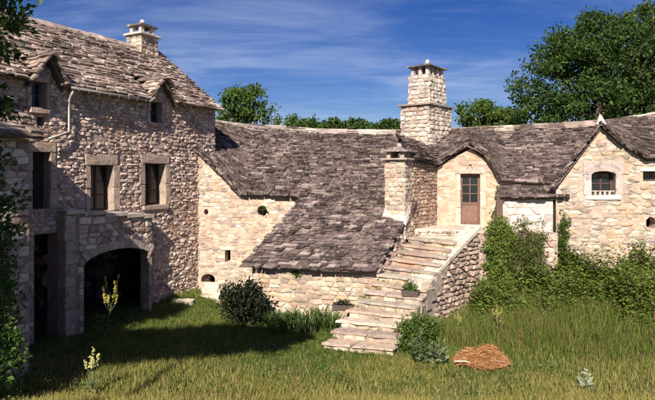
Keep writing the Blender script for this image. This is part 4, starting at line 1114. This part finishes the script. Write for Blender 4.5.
tree('background_tree', 'thin sparse sapling beyond the barn ridge', (q[0], 36, gh(q[0], 36)), q[2] + 0.6, [lobe(272, 116, 36, 9, 16), lobe(283, 124, 36, 6, 8)], 26, 14, 0.22, G_MID, 0.07, 0.4)
for i in range(11):
    x = 292 + i * 10.5 + random.uniform(-3, 3); y = 129 + random.uniform(-4, 2); Y = 62 + random.uniform(-3, 3); q = PX(x, y, Y)
    tree('distant_tree', 'small dark tree in the far row above the barn roof', (q[0], Y, gh(q[0], Y)), q[2] + 0.5, [lobe(x, y, Y, 8.5, random.uniform(5, 8))], 22, 40, 0.38, G_DARK, 0.15, 0.6, group='row of far trees above the barn roof', limbs=6)
# tree at the left edge, and two tall trees behind the viewpoint whose shade lies on the lawn
tree('edge_tree', 'leafy tree hanging down before the end of the farmhouse', (-3.7, 0.6, gh(-3.7, 0.6)), 9.4,
     [(-2.08, 3.2, 5.5, 0.34, 0.3, 0.36), (-2.25, 3.2, 4.95, 0.34, 0.3, 0.4), (-1.98, 3.2, 4.15, 0.2, 0.25, 0.34), (-1.99, 3.2, 3.6, 0.2, 0.25, 0.42), (-2.1, 3.2, 4.8, 0.25, 0.3, 0.3)], 190, 46, 0.045, G_DARK, 0.11, 0.11)
tree('edge_tree', 'unseen taller tree added to shade the hanging branches before the farmhouse end', (-4.2, -3.0, gh(-4.2, -3.0)), 9.4,
     [(-3.5, -3.1, 9.25, 1.0, 0.55, 0.95), (-3.6, -3.2, 8.7, 0.9, 0.5, 0.7)], 130, 70, 0.16, G_DARK, 0.1, 0.25, shell=0.1, limbs=8, klo=0.86)  # added out of view to keep the edge foliage in shade
tree('sky_blocking_tree', 'unseen dense tree added to block skylight beside the low wing and side barn', (-10.8, 7.3, gh(-10.8, 7.3)), 8.0,
     [(-10.6, 7.4, 5.6, 2.7, 2.4, 2.9), (-12.5, 6.5, 5.6, 2.4, 2.4, 2.6), (-10.4, 4.5, 5.4, 2.2, 2.0, 2.4)], 220, 70, 0.3, G_DARK, 0.3, 0.7)  # added out of view to cut sky fill at the lower left
tree('elder_bush', 'dark leafy bush against the low wing of the farmhouse', (-7.4, 10.6, gh(-7.4, 10.6)), 4.4,
     [(-6.9, 10.5, 2.6, 0.95, 0.5, 1.2), (-6.8, 10.5, 1.2, 1.05, 0.6, 1.3), (-6.9, 10.5, 3.5, 0.6, 0.4, 0.6)], 230, 80, 0.11, G_DARK, 0.1, 0.3)
for x, y, z, lab in ((-10.3, -0.8, 12.2, 'unseen tall tree added to shade the farmhouse wing'), (-8.2, -0.5, 11.7, 'tall tree shading the lawn before the farmhouse arch'), (-6.0, 0.1, 11.6, 'tall tree shading the lawn before the barn shrub')):  # first tree is added unseen; its crown lobes are shaped to darken the wing
    tree('shade_tree', lab, (x, y, gh(x, y)), z + 2, ([(x + 0.9, y, 14.55, 1.0, 0.6, 0.3)] * 2 if x < -10 else []) + [(x, y, z, 2.3, 0.85, 0.65), (x - 0.8, y, z - 0.2, 1.9, 0.7, 0.5), (x + (-0.8 if x < -10 else 0.5), y, z + (1.7 if x < -10 else 0.2), 1.5, 0.7, 0.5)], 190, 90, 0.26, G_DARK, 0.12, 0.4, shell=0.1, limbs=10, klo=0.86)

# ------------------------------------------------------------------ grass
pv = lambda v: (v[0], v[1])
REGION = [pv(FA.pt(-9, 0, 0.05)), pv(FA.pt(tL - 0.05, 0, 0.05)), pv(FA.pt(tL - 0.05, 0, 0.45)), pv(FA.pt(AL, 0, 0.42)), pv(FA.pt(AL, 0, -1.0)), pv(FA.pt(AR, 0, -1.0)), pv(FA.pt(AR, 0, 0.42)), pv(FA.pt(tR, 0, 0.45)), pv(FA.pt(tR + 0.05, 0, 0.05)), (pk.x, pk.y - 0.05),
          (-2.4, 20.5), pv(LT.pt(0, 0, 0.06)), pv(LT.pt(Lw, 0, 0.06)), (BL.x + 1.1, BL.y + 1.9), (BL.x - 0.03, BL.y - 0.03), (BRt.x + 0.03, BRt.y - 0.03), pv(PF.pt(-0.4, 0, 0.1)), pv(PF.pt(pl, 0, 0.1)), pv(RW.pt(rl_, 0, 0.06)), pv(RG.pt(lw_, 0, 0.06)), pv(RG.pt(rw_, 0, 0.06)), (15, 9.4), (-15, 9.4)]
def in_region(x, y, poly=REGION):
    r = np.zeros(len(x), bool)
    for i in range(len(poly)):
        ax_, ay_ = poly[i]; bx_, by_ = poly[i - 1]
        if ay_ == by_: continue
        c = ((ay_ > y) != (by_ > y)) & (x < (bx_ - ax_) * (y - ay_) / (by_ - ay_) + ax_); r ^= c
    return r
def blades(name, X, Y, H, Wd, T, lean, parent=None, mat=None, Z=None):
    n = len(X); Z = gh(X, Y) - 0.01 if Z is None else Z
    th = rng.uniform(0, 2 * np.pi, n); ln = rng.uniform(0.1, 1, n) * lean * H
    B = np.stack([X, Y, Z], 1); sd = np.stack([np.cos(th), np.sin(th), np.zeros(n)], 1) * Wd[:, None] / 2
    ph = rng.uniform(0, 2 * np.pi, n); ld = np.stack([np.cos(ph) * ln, np.sin(ph) * ln, np.zeros(n)], 1)
    mid = B + np.array([0, 0, 1]) * (H * 0.55)[:, None] + ld * 0.3
    tip = B + np.array([0, 0, 1]) * H[:, None] + ld
    V = np.stack([B - sd, B + sd, mid + sd * 0.8, mid - sd * 0.8, tip], 1).reshape(-1, 3)
    k = np.arange(n)[:, None] * 5
    Fc = np.concatenate([k + np.array([[0, 1, 2]]), k + np.array([[0, 2, 3]]), k + np.array([[3, 2, 4]])], 0)
    return mesh_np(name, V, Fc, np.repeat(T, 5, 0), mat or M_GRASS, parent)
def patchy(X, Y, s=0.7):
    return 0.5 + 0.25 * np.sin(X * 1.9 * s + 1.3 * np.sin(Y * 1.1 * s)) + 0.25 * np.sin(Y * 2.6 * s + 1.7 * np.sin(X * 1.4 * s) + 1)
STRAW = [((0.34, 0.30, 0.08), 4), ((0.25, 0.225, 0.06), 3), ((0.42, 0.36, 0.14), 2)]
GREEN = [((0.10, 0.15, 0.02), 4), ((0.14, 0.20, 0.03), 3), ((0.06, 0.10, 0.015), 2), ((0.21, 0.225, 0.05), 1.8)]
def lawn():
    n = 215000
    X = rng.uniform(-9.5, 12.5, n); Y = 9.8 + (20.6 - 9.8) * rng.uniform(0, 1, n) ** 1.25
    ok = in_region(X, Y) & (np.abs(X) < 0.62 * Y + 0.6); X, Y = X[ok], Y[ok]; n = len(X)
    pt_ = patchy(X, Y)
    dry = np.clip(0.10 + 0.48 * smooth(-Y + 1.1 * (pt_ - 0.5), -14.4, -11.6) + 0.25 * (pt_ - 0.5), 0.03, 0.85)
    d = rng.uniform(0, 1, n) < dry
    T = np.where(d[:, None], tints(n, STRAW), tints(n, GREEN))
    pt2 = patchy(X + 3 * Y, Y - X, 2.7); H = rng.uniform(0.04, 0.13, n) * (0.45 + 0.75 * pt_ + 0.55 * pt2 ** 2) + np.where(d, 0.05, 0) * smooth(-Y, -14.5, -12)
    o = blades('grass', X, Y, H, rng.uniform(0.007, 0.014, n), T, 0.7)
    tag(o, 'short mown meadow grass, dry and straw-coloured along its near edge', 'grass', kind='stuff')
    # seed stalks
    n = 3000; X = rng.uniform(-8, 10, n); Y = rng.uniform(10.2, 13.6, n)
    T = tints(n, [((0.42, 0.34, 0.16), 3), ((0.34, 0.24, 0.12), 2)])
    o = blades('seed_stalks', X, Y, rng.uniform(0.13, 0.28, n), rng.uniform(0.005, 0.009, n), T, 0.35)
    tag(o, 'thin dry seed stalks standing above the near grass', 'grass', kind='stuff')
lawn()
def clover():
    n = 90000; X = rng.uniform(-8, 11, n); Y = rng.uniform(10.2, 19.5, n)
    pt_ = patchy(X, Y, 1.9) * patchy(Y * 1.3, X * 1.7, 1.1)
    ok = in_region(X, Y) & (rng.uniform(0, 1, n) < np.clip(pt_ * 2.2 - 0.45, 0, 0.8)) & (np.abs(X) < 0.62 * Y + 0.4); X, Y = X[ok], Y[ok]; n = len(X)
    C = np.stack([X, Y, gh(X, Y) + rng.uniform(0.02, 0.10, n)], 1); th = rng.uniform(0, 6.28, n)
    A = np.stack([np.cos(th), np.sin(th), rng.uniform(-0.1, 0.5, n)], 1); A /= np.linalg.norm(A, axis=1, keepdims=True)
    o = leaves('clover', C, 0.055, tints(n, [((0.06, 0.115, 0.02), 3), ((0.10, 0.165, 0.035), 3), ((0.16, 0.18, 0.06), 1)]), None, axis=A, aspect=0.7, up=1.5)
    tag(o, 'low broad-leaved clover and plantain patches among the lawn grass', 'weeds', kind='stuff')
clover()
def bank():
    n = 52000; X = rng.uniform(2.6, 13.5, n); Y = rng.uniform(12.8, 18.9, n)
    lim = 13.0 + 0.9 * patchy(X, Y, 1.3)
    ok = in_region(X, Y) & (Y > lim) & (Y - 13.3 > (4.6 - X) * 0.9); X, Y = X[ok], Y[ok]; n = len(X)
    k = smooth(Y, 12.9, 15.6)
    T = np.where((rng.uniform(0, 1, n) < 0.2)[:, None], tints(n, [((0.24, 0.15, 0.085), 3), ((0.32, 0.23, 0.11), 3), ((0.20, 0.11, 0.075), 1)]), tints(n, GREEN))
    H = (0.10 + 0.48 * k) * rng.uniform(0.5, 1.25, n) * (0.7 + 0.6 * patchy(X, Y))
    o = blades('tall_grass', X, Y, H, rng.uniform(0.010, 0.02, n), T, 0.45)
    tag(o, 'rank tall grass with reddish dry stalks on the bank below the gabled house', 'grass', kind='stuff')
bank()
def weed_bed(name, label, poly, n, h, lsize, pal, front, per=11):
    xs = [p[0] for p in poly]; ys = [p[1] for p in poly]
    X = rng.uniform(min(xs), max(xs), n); Y = rng.uniform(min(ys), max(ys), n)
    ok = in_region(X, Y, poly) & in_region(X, Y); X, Y = X[ok], Y[ok]; n = len(X)
    fr_ = sorted(front); lo = np.interp(X, [f[0] for f in fr_], [f[1] for f in fr_]) + 0.7 * (patchy(X * 2, Y * 0.4, 1.5) - 0.5)
    k = smooth(Y, lo, lo + 1.7); ok = rng.uniform(0, 1, n) < 0.15 + 0.95 * k; X, Y, k = X[ok], Y[ok], k[ok]; n = len(X)
    H = rng.uniform(*h, n) * (0.4 + 0.95 * patchy(X, Y, 1.6) ** 1.3) * (0.45 + 0.65 * k); Z = gh(X, Y)
    f = rng.uniform(0.15, 1.0, (n, per)); ph = rng.uniform(0, 6.28, (n, per))
    lx = rng.uniform(-0.12, 0.12, (n, 1)) * f; ly = rng.uniform(-0.12, 0.12, (n, 1)) * f
    C = np.stack([X[:, None] + lx, Y[:, None] + ly, Z[:, None] + f * H[:, None]], -1).reshape(-1, 3)
    A = np.stack([np.cos(ph), np.sin(ph), rng.uniform(-0.5, 0.35, (n, per))], -1).reshape(-1, 3); A /= np.linalg.norm(A, axis=1, keepdims=True)
    o = leaves(name, C, lsize, tints(len(C), pal) * np.repeat(rng.uniform(0.55, 1.2, n), per)[:, None], None, axis=A, aspect=0.55, up=1.5)
    tag(o, label, 'weeds', kind='stuff')
weed_bed('nettles', 'bed of green nettles against the pale gabled wall', [(7.2, 18.8), (7.3, 16.4), (8.6, 15.3), (13.5, 14.0), (13.5, 19), (9, 19.2)], 9000, (0.55, 1.35), 0.11, G_WEED, [(7.0, 16.6), (8.6, 15.3), (13.5, 14.0)])
weed_bed('wall_weeds', 'low green weeds under the landing wall between stair parapet and nettles', [(4.6, 17.9), (4.2, 16.0), (6.5, 15.6), (8.3, 16.4), (7.9, 18.9)], 4400, (0.35, 1.3), 0.095, G_WEED, [(4.2, 16.0), (6.5, 15.6), (8.3, 16.2)])

# ------------------------------------------------------------------ creepers, shrubs and clumps
def creeper(name, label, fr, spots, n, lsize, pal, thick=0.22):
    t = thing(name, fr.pt(spots[0][0], 0.1, 0.1), label, 'creeper')
    C = []
    w = np.array([s[2] * s[3] for s in spots]); idx = rng.choice(len(spots), n, p=w / w.sum())
    s = np.array(spots)[idx]; d = unit(n) * rng.uniform(0, 1, (n, 1)) ** 0.6
    a = s[:, 0] + d[:, 0] * s[:, 2]; b = s[:, 1] + d[:, 1] * s[:, 3]
    rag = 1 + 0.35 * np.sin(a * 9 + 2.1 * np.sin(b * 7)); b = s[:, 1] + (b - s[:, 1]) * rag; a = a + 0.08 * np.sin(b * 11)
    dd = 0.08 + np.abs(d[:, 2]) * thick * rng.uniform(0.2, 1.3, n)
    V = np.array([fr.O]) + a[:, None] * np.array([fr.ex]) + b[:, None] * np.array([[0, 0, 1]]) + dd[:, None] * np.array([fr.n])
    V[:, 2] = np.maximum(V[:, 2], gh(V[:, 0], V[:, 1]) + 0.02)
    leaves('foliage', V, lsize, tints(n, pal), t, up=0.1)
    mb = MB()
    for sp in spots[:8]:
        mb.tube([fr.pt(sp[0], 0.1, 0.08), fr.pt(sp[0] + random.uniform(-.15, .15), sp[1] * 0.6, 0.1), fr.pt(sp[0], sp[1], 0.1)], [0.03, 0.02, 0.008], 5, (0.14, 0.10, 0.07), False)
    mb.build('stem', M_BARK, t)
    return t
rx = lambda x, y: RW.px(x, y, 0.15)
def spots_px(fr, lst): return [(*fr.px(x, y, 0.15), r * 18.5 / F, r2 * 18.5 / F) for x, y, r, r2 in lst]
G_VINE = [((0.075, 0.12, 0.022), 4), ((0.105, 0.15, 0.03), 3), ((0.18, 0.165, 0.06), 2), ((0.24, 0.15, 0.09), 1.2)]
creeper('creeper', 'dense bright green creeper hanging over the landing wall beside the parapet', RW, spots_px(RW, [(496, 226, 12, 14), (490, 245, 8, 16), (502, 240, 12, 18), (492, 268, 9, 18), (503, 285, 12, 18), (498, 262, 14, 18), (507, 232, 10, 14), (510, 290, 16, 20), (490, 290, 10, 22)]), 10500, 0.08, G_WEED, 0.5)
creeper('creeper', 'thin brownish creeper with dry stems below the little oven roof', RW, spots_px(RW, [(515, 252, 14, 30), (528, 245, 12, 26), (510, 285, 16, 16), (537, 270, 13, 30), (522, 225, 12, 9), (540, 240, 8, 20), (525, 285, 18, 18), (508, 262, 8, 22), (545, 290, 10, 14), (530, 262, 16, 26)]), 11000, 0.066, G_VINE, 0.4)
creeper('creeper', 'dark creeper climbing the corner between oven wall and gable', RG, [(*RG.px(x, y, 0.15), r * 0.034, r2 * 0.034) for x, y, r, r2 in [(562, 245, 7, 22), (570, 262, 10, 14), (560, 275, 9, 14), (565, 225, 5, 12), (578, 272, 10, 10)]], 3600, 0.085, G_MID, 0.3)

def shrub(name, label, base, lobes, n, lsize, pal, cat='shrub', stems=10, group=None, up=0.3):
    base = Vector(base); t = thing(name, base, label, cat, group); mb = MB()
    vol = np.array([l[3] * l[4] * l[5] for l in lobes]); idx = rng.choice(len(lobes), n, p=vol / vol.sum()); L = np.array(lobes)[idx]
    d = unit(n) * rng.uniform(0.35, 1.08, (n, 1)) * (1 + 0.16 * np.sin(rng.uniform(0, 6, (n, 1))))
    C = L[:, :3] + d * L[:, 3:6]; C[:, 2] = np.maximum(C[:, 2], gh(C[:, 0], C[:, 1]) + 0.01)
    for i in range(stems):
        c = Vector(C[random.randrange(n)]); mb.tube([base + Vector((0, 0, -0.05)), base.lerp(c, 0.5) + Vector((0, 0, 0.1)), c], [0.03, 0.018, 0.006], 5, (0.11, 0.085, 0.06), False)
    mb.build('stem', M_BARK, t)
    leaves('foliage', C, lsize, tints(n, pal), t, up=up)
    return t
q = P(246, 318, 17.0)
shrub('shrub', 'dark rounded shrub at the barn corner', (q.x, q.y, gh(q.x, q.y)), [(q.x, q.y, 0.55, 0.72, 0.6, 0.62), (q.x - 0.45, q.y - 0.1, 0.85, 0.4, 0.4, 0.4), (q.x + 0.1, q.y, 1.0, 0.4, 0.4, 0.4), (q.x + 0.5, q.y, 0.4, 0.4, 0.4, 0.4)], 3000, 0.12, [((0.014, 0.022, 0.010), 4), ((0.022, 0.034, 0.014), 3), ((0.05, 0.06, 0.03), 0.6)])
q = Vector((2.2, 14.45, 0))
shrub('shrub', 'bright green leafy shrub crowding the right side of the steps', (q.x, q.y, gh(q.x, q.y)), [(q.x - 0.1, q.y, 0.4, 0.36, 0.35, 0.46), (q.x + 0.25, q.y + 0.3, 0.45, 0.4, 0.3, 0.4), (q.x + 0.65, q.y + 0.7, 0.3, 0.4, 0.3, 0.35), (q.x - 0.2, q.y - 0.15, 0.15, 0.3, 0.3, 0.2)], 3600, 0.085, G_MID)
def arching(name, label, base, n, length, pal, group=None, wd=0.035):
    t = thing(name, base, label, 'plant', group); mb = MB()
    for i in range(n):
        th = random.uniform(0, 6.28); L = length * random.uniform(0.6, 1.15); out_ = random.uniform(0.2, 0.75)
        b = Vector(base) + Vector((random.uniform(-.08, .08), random.uniform(-.08, .08), 0)); d = Vector((math.cos(th), math.sin(th), 0)); s = Vector((-d.y, d.x, 0))
        pts = [b, b + d * L * out_ * 0.3 + Vector((0, 0, L * 0.55)), b + d * L * out_ * 0.75 + Vector((0, 0, L * 0.8)), b + d * L * out_ * 1.2 + Vector((0, 0, L * (0.85 - 0.45 * out_)))]
        vs = []
        for p, w in zip(pts, (0.7, 1, 0.8, 0.08)): vs += [p - s * wd * w / 2, p + s * wd * w / 2]
        mb.add(vs, [(0, 1, 3, 2), (2, 3, 5, 4), (4, 5, 7, 6)], tuple(tints(1, pal)[0]))
    mb.build('leaves', M_LEAF, t)
    return t
for i, x in enumerate((272, 283, 293, 303, 313, 323, 334)):
    y = 331 + random.uniform(-4, 5); Y = 560 * 4.5 / (y - 175); q = P(x, y, Y)
    Y = min(Y, 16.6); X = (x - CX) / F * Y
    arching('lily_clump', 'clump of arching strap leaves along the foot of the low barn wall', (X, Y, float(gh(X, Y))), 70, 0.75, [((0.06, 0.11, 0.025), 4), ((0.10, 0.15, 0.045), 3), ((0.22, 0.25, 0.11), 1)], 'strap-leaved clumps along the low barn wall', 0.03)
def mullein(name, label, base, h, branches, flower, lean=(0, 0), leafpal=None, rosette=16, rl=0.28, group=None):
    base = Vector(base); t = thing(name, base, label, 'plant', group); mb = MB()
    top = base + Vector((lean[0], lean[1], h)); G_ = (0.16, 0.19, 0.09)
    mb.tube([base + Vector((0, 0, -0.03)), base.lerp(top, 0.5) + Vector((0.01, 0, 0)), top], [0.02, 0.016, 0.008], 6, G_)
    spikes = [(base.lerp(top, 0.5), top)]
    for i in range(branches):
        a = base.lerp(top, random.uniform(0.38, 0.66)); th = 6.28 * i / branches + random.uniform(-.3, .3); L = h * random.uniform(0.22, 0.36)
        e = a + Vector((math.cos(th) * L * 0.42, math.sin(th) * L * 0.42, L)); m = a.lerp(e, 0.5) + Vector((math.cos(th), math.sin(th), -0.3)) * L * 0.12
        mb.tube([a, m, e], [0.01, 0.009, 0.005], 5, G_); spikes.append((m, e))
    mb.build('stem', M_LEAF, t)
    fb = MB()
    for a, b in spikes:
        L = (b - a).length
        for k in range(int(L / 0.013)):
            p = a.lerp(b, random.random()) + Vector((random.uniform(-1, 1), random.uniform(-1, 1), random.uniform(-.5, .5))) * 0.026
            r = random.uniform(0.012, 0.024); fb.blob(p, (r, r, r * 0.8), 5, 3, tuple(tints(1, flower)[0]))
    tag(fb.build('flowers', M_LEAF, t), kind='stuff')
    lp = leafpal or [((0.12, 0.16, 0.08), 3), ((0.18, 0.22, 0.12), 2)]
    C = []; A = []
    for i in range(rosette):
        th = random.uniform(0, 6.28); C.append(base + Vector((0, 0, random.uniform(0.02, h * 0.35)))); A.append((math.cos(th), math.sin(th), random.uniform(0.1, 0.9)))
    A = np.array(A); A /= np.linalg.norm(A, axis=1, keepdims=True)
    leaves('leaves', np.array([tuple(c) for c in C]), rl, tints(rosette, lp), t, axis=A, aspect=0.38, up=0.8)
    return t
YEL = [((0.75, 0.62, 0.10), 4), ((0.62, 0.55, 0.16), 2), ((0.45, 0.42, 0.14), 2)]
PALE = [((0.66, 0.62, 0.30), 3), ((0.5, 0.5, 0.24), 2), ((0.74, 0.66, 0.25), 2)]
def gp_at(x, ybase):                                 # ground point under a photo pixel
    Y = 20.5
    while Y > 9.0:
        p = P(x, ybase, Y)
        if p.z >= gh(p.x, Y): break
        Y -= 0.02
    return Vector((p.x, Y, float(gh(p.x, Y))))
b = Vector((-6.17, 15.4, float(gh(-6.17, 15.4)))); mullein('mullein', 'tall branching yellow mullein in front of the dark cellar arch', b, 1.72, 9, YEL, (0.42, 0.05), rosette=30)
b = gp_at(92, 397); mullein('mullein', 'pale yellow mullein spike standing alone in the dry near grass', b, 1.0, 7, PALE, (0.03, 0), rosette=14, rl=0.2)
b = gp_at(497, 340); mullein('mullein', 'small yellow flowering mullein under the landing wall', b, 0.95, 6, [((0.55, 0.48, 0.12), 2), ((0.40, 0.38, 0.13), 2)])
b = gp_at(458, 338); mullein('mullein', 'small yellow flowering mullein at the foot of the stair parapet', b, 0.75, 5, [((0.55, 0.48, 0.12), 2), ((0.40, 0.38, 0.13), 2)])
b = gp_at(586, 391); mullein('thistle', 'small silvery thistle alone in the near meadow', b, 0.5, 2, [((0.6, 0.6, 0.5), 2)], rosette=18, rl=0.22, leafpal=[((0.36, 0.40, 0.30), 2), ((0.22, 0.27, 0.17), 2)])
def rosette_plant(label, x, y, h, n, group=None):
    b = gp_at(x, y); t = thing('thistle', b, label, 'plant', group); mb = MB()
    mb.tube([b, b + Vector((0.03, 0, h))], [0.02, 0.008], 5, (0.2, 0.23, 0.14)); mb.build('stem', M_LEAF, t)
    f = rng.uniform(0.05, 0.9, n); th = rng.uniform(0, 6.28, n)
    st_ = rng.integers(0, 4, n); C = np.array([tuple(b)]) + np.stack([0.13 * np.cos(st_ * 1.7) * (0.4 + f), 0.12 * np.sin(st_ * 1.7) * (0.4 + f), f * h * (0.6 + 0.13 * st_)], 1); A = np.stack([np.cos(th), np.sin(th), 0.35 + 0.7 * f], 1); A /= np.linalg.norm(A, axis=1, keepdims=True)
    leaves('leaves', C, 0.22 * (1.2 - 0.7 * f), tints(n, [((0.13, 0.18, 0.085), 3), ((0.23, 0.28, 0.16), 2), ((0.08, 0.12, 0.045), 2)]), t, axis=A, aspect=0.3, up=0.8)
rosette_plant('tall grey-green thistle next to the bright shrub by the steps', 419, 364, 0.85, 150)
rosette_plant('grey-green thistle between its taller neighbour and the brush heap', 438, 365, 0.65, 120)
# dry brush heap
b = gp_at(482, 366)
hp = thing('brush_heap', b, 'heap of dry orange-brown cut brush in the grass', 'brush heap')
mb = MB()
for i in range(3200):
    r = math.sqrt(random.random()); th = random.uniform(0, 6.28); x = r * math.cos(th) * 0.62; y = r * math.sin(th) * 0.42
    z = 0.44 * max(0.85 * math.exp(-((x + 0.27) / 0.30) ** 2 - (y / 0.34) ** 2), math.exp(-((x - 0.16) / 0.36) ** 2 - ((y - 0.05) / 0.32) ** 2), 0.1) * random.uniform(0.55, 1.1) + 0.03
    c = b + Vector((x, y, z)); d = Vector((random.gauss(1, 0.5), random.gauss(0, 0.5), random.gauss(-0.15 * x, 0.34))).normalized() * random.uniform(0.06, 0.17)
    s = Vector((random.uniform(-1, 1), random.uniform(-1, 1), random.uniform(0.2, 1))).normalized() * random.uniform(0.003, 0.008)
    mb.add([c - d - s * 0.4, c - d + s * 0.4, c + s + Vector((0, 0, 0.012)), c + d, c - s + Vector((0, 0, 0.012))], [(0, 1, 2, 4), (4, 2, 3)], jig(random.choice(((0.36, 0.155, 0.06), (0.46, 0.22, 0.09), (0.26, 0.11, 0.05), (0.52, 0.31, 0.15))), 0.2))
mb.blob(b + Vector((0, 0, 0.06)), (0.36, 0.22, 0.15), 10, 6, (0.16, 0.09, 0.05), 0.2)
tag(mb.build('straw', M_STRAW, hp), kind='stuff')
for k, (p, q, c) in enumerate((((-0.72, -0.25, 0.2), (-0.2, -0.3, 0.14), (0.5, 0.4, 0.32)), ((0.1, -0.3, 0.22), (0.66, -0.2, 0.1), (0.3, 0.17, 0.1)))):
    p, q = b + Vector(p), b + Vector(q); MB().tube([p, p.lerp(q, 0.5) + Vector((0, 0, 0.04)), q], [0.02, 0.022, 0.012], 6, c).build('branch', M_BARK, hp)
# planters
def planter(label, c, ang, z, w, d, h, pal, n, lsize, hh):
    fr = Frame((c[0], c[1]), ang); t = thing('planter', (c[0], c[1], z), label, 'planter', None)
    mb = MB(); o = [(-w / 2, -d / 2), (w / 2, -d / 2), (w / 2, d / 2), (-w / 2, d / 2)]
    vs = []
    for k, zz in ((0.86, z), (1.0, z + h), (0.88, z + h), (0.80, z + h * 0.8)): vs += [fr.pt(a * k, zz, -dd_ * k) for a, dd_ in o]
    fs = [(3, 2, 1, 0)]
    for r in range(3):
        for i in range(4): fs.append((r * 4 + i, r * 4 + (i + 1) % 4, r * 4 + 4 + (i + 1) % 4, r * 4 + 4 + i))
    mb.add(vs, fs, (0.10, 0.075, 0.065)); mb.build('trough', M_CLAY, t)
    MB().add([fr.pt(a * 0.84, z + h * 0.82, -dd_ * 0.84) for a, dd_ in o], [(0, 1, 2, 3)], (0.04, 0.03, 0.02)).build('soil', M_CLAY, t)
    dd = unit(n) * rng.uniform(0.3, 1, (n, 1))
    C = np.array([tuple(fr.pt(0, z + h + hh * 0.35, 0))]) + dd[:, :1] * np.array([fr.ex]) * w * 0.48 + dd[:, 1:2] * np.array([fr.n]) * d * 0.5 + np.abs(dd[:, 2:3]) * np.array([[0, 0, hh]]) - np.array([[0, 0, hh * 0.3]])
    leaves('plant', C, lsize, tints(n, pal), t)
planter('dark trough with dull trailing plant on the ledge against the low barn wall', (0.45, 16.05), -15, 0.62, 0.62, 0.24, 0.17, [((0.03, 0.04, 0.02), 3), ((0.06, 0.06, 0.035), 2)], 260, 0.07, 0.14)
kq = 0.40
pq = BRt.lerp(TR, kq); iq = int(kq * NS) + 1
planter('dark trough with fresh green plant on the step below the parapet end', (pq.x - 0.30, pq.y + 0.2), -20, iq * ZT / NS + 0.02, 0.5, 0.22, 0.16, G_MID, 420, 0.07, 0.26)
# tufts rooted in walls
def tuft(label, fr, x, y, r, n, pal, lsize=0.08):
    a, bb = fr.px(x, y); p = fr.pt(a, bb, 0.06); t = thing('wall_tuft', fr.pt(a, bb - r * 0.5, 0.0), label, 'plant')
    C = np.array([tuple(p)]) + unit(n) * rng.uniform(0.1, 1, (n, 1)) * r
    leaves('foliage', C, lsize, tints(n, pal), t)
tuft('small green tuft growing under the low barn eave', LT, 297, 273, 0.12, 150, G_MID)
tuft('dull tuft growing in the round hole of the pale barn wall', PK, 264, 209, 0.14, 120, [((0.10, 0.11, 0.05), 2), ((0.06, 0.07, 0.03), 2)], 0.09)

# weeds in the joints of the steps
C = []
for i in range(NS):
    l0, r0 = BL.lerp(TL, i / NS), BRt.lerp(TR, i / NS); z0 = i * ZT / NS
    for c in range(random.randint(2, 5)):
        k = random.choice((random.uniform(0, 0.12), random.uniform(0.85, 1.0), random.uniform(0, 1))); p = l0.lerp(r0, k)
        for m in range(random.randint(8, 28)): C.append((p.x + random.gauss(0, 0.05), p.y - 0.01 + random.gauss(0, 0.02), z0 + abs(random.gauss(0, 0.035))))
C = np.array(C)
tag(leaves('step_weeds', C, 0.05, tints(len(C), G_WEED), None), 'small weeds sprouting in the joints of the stone steps', 'weeds', kind='stuff')
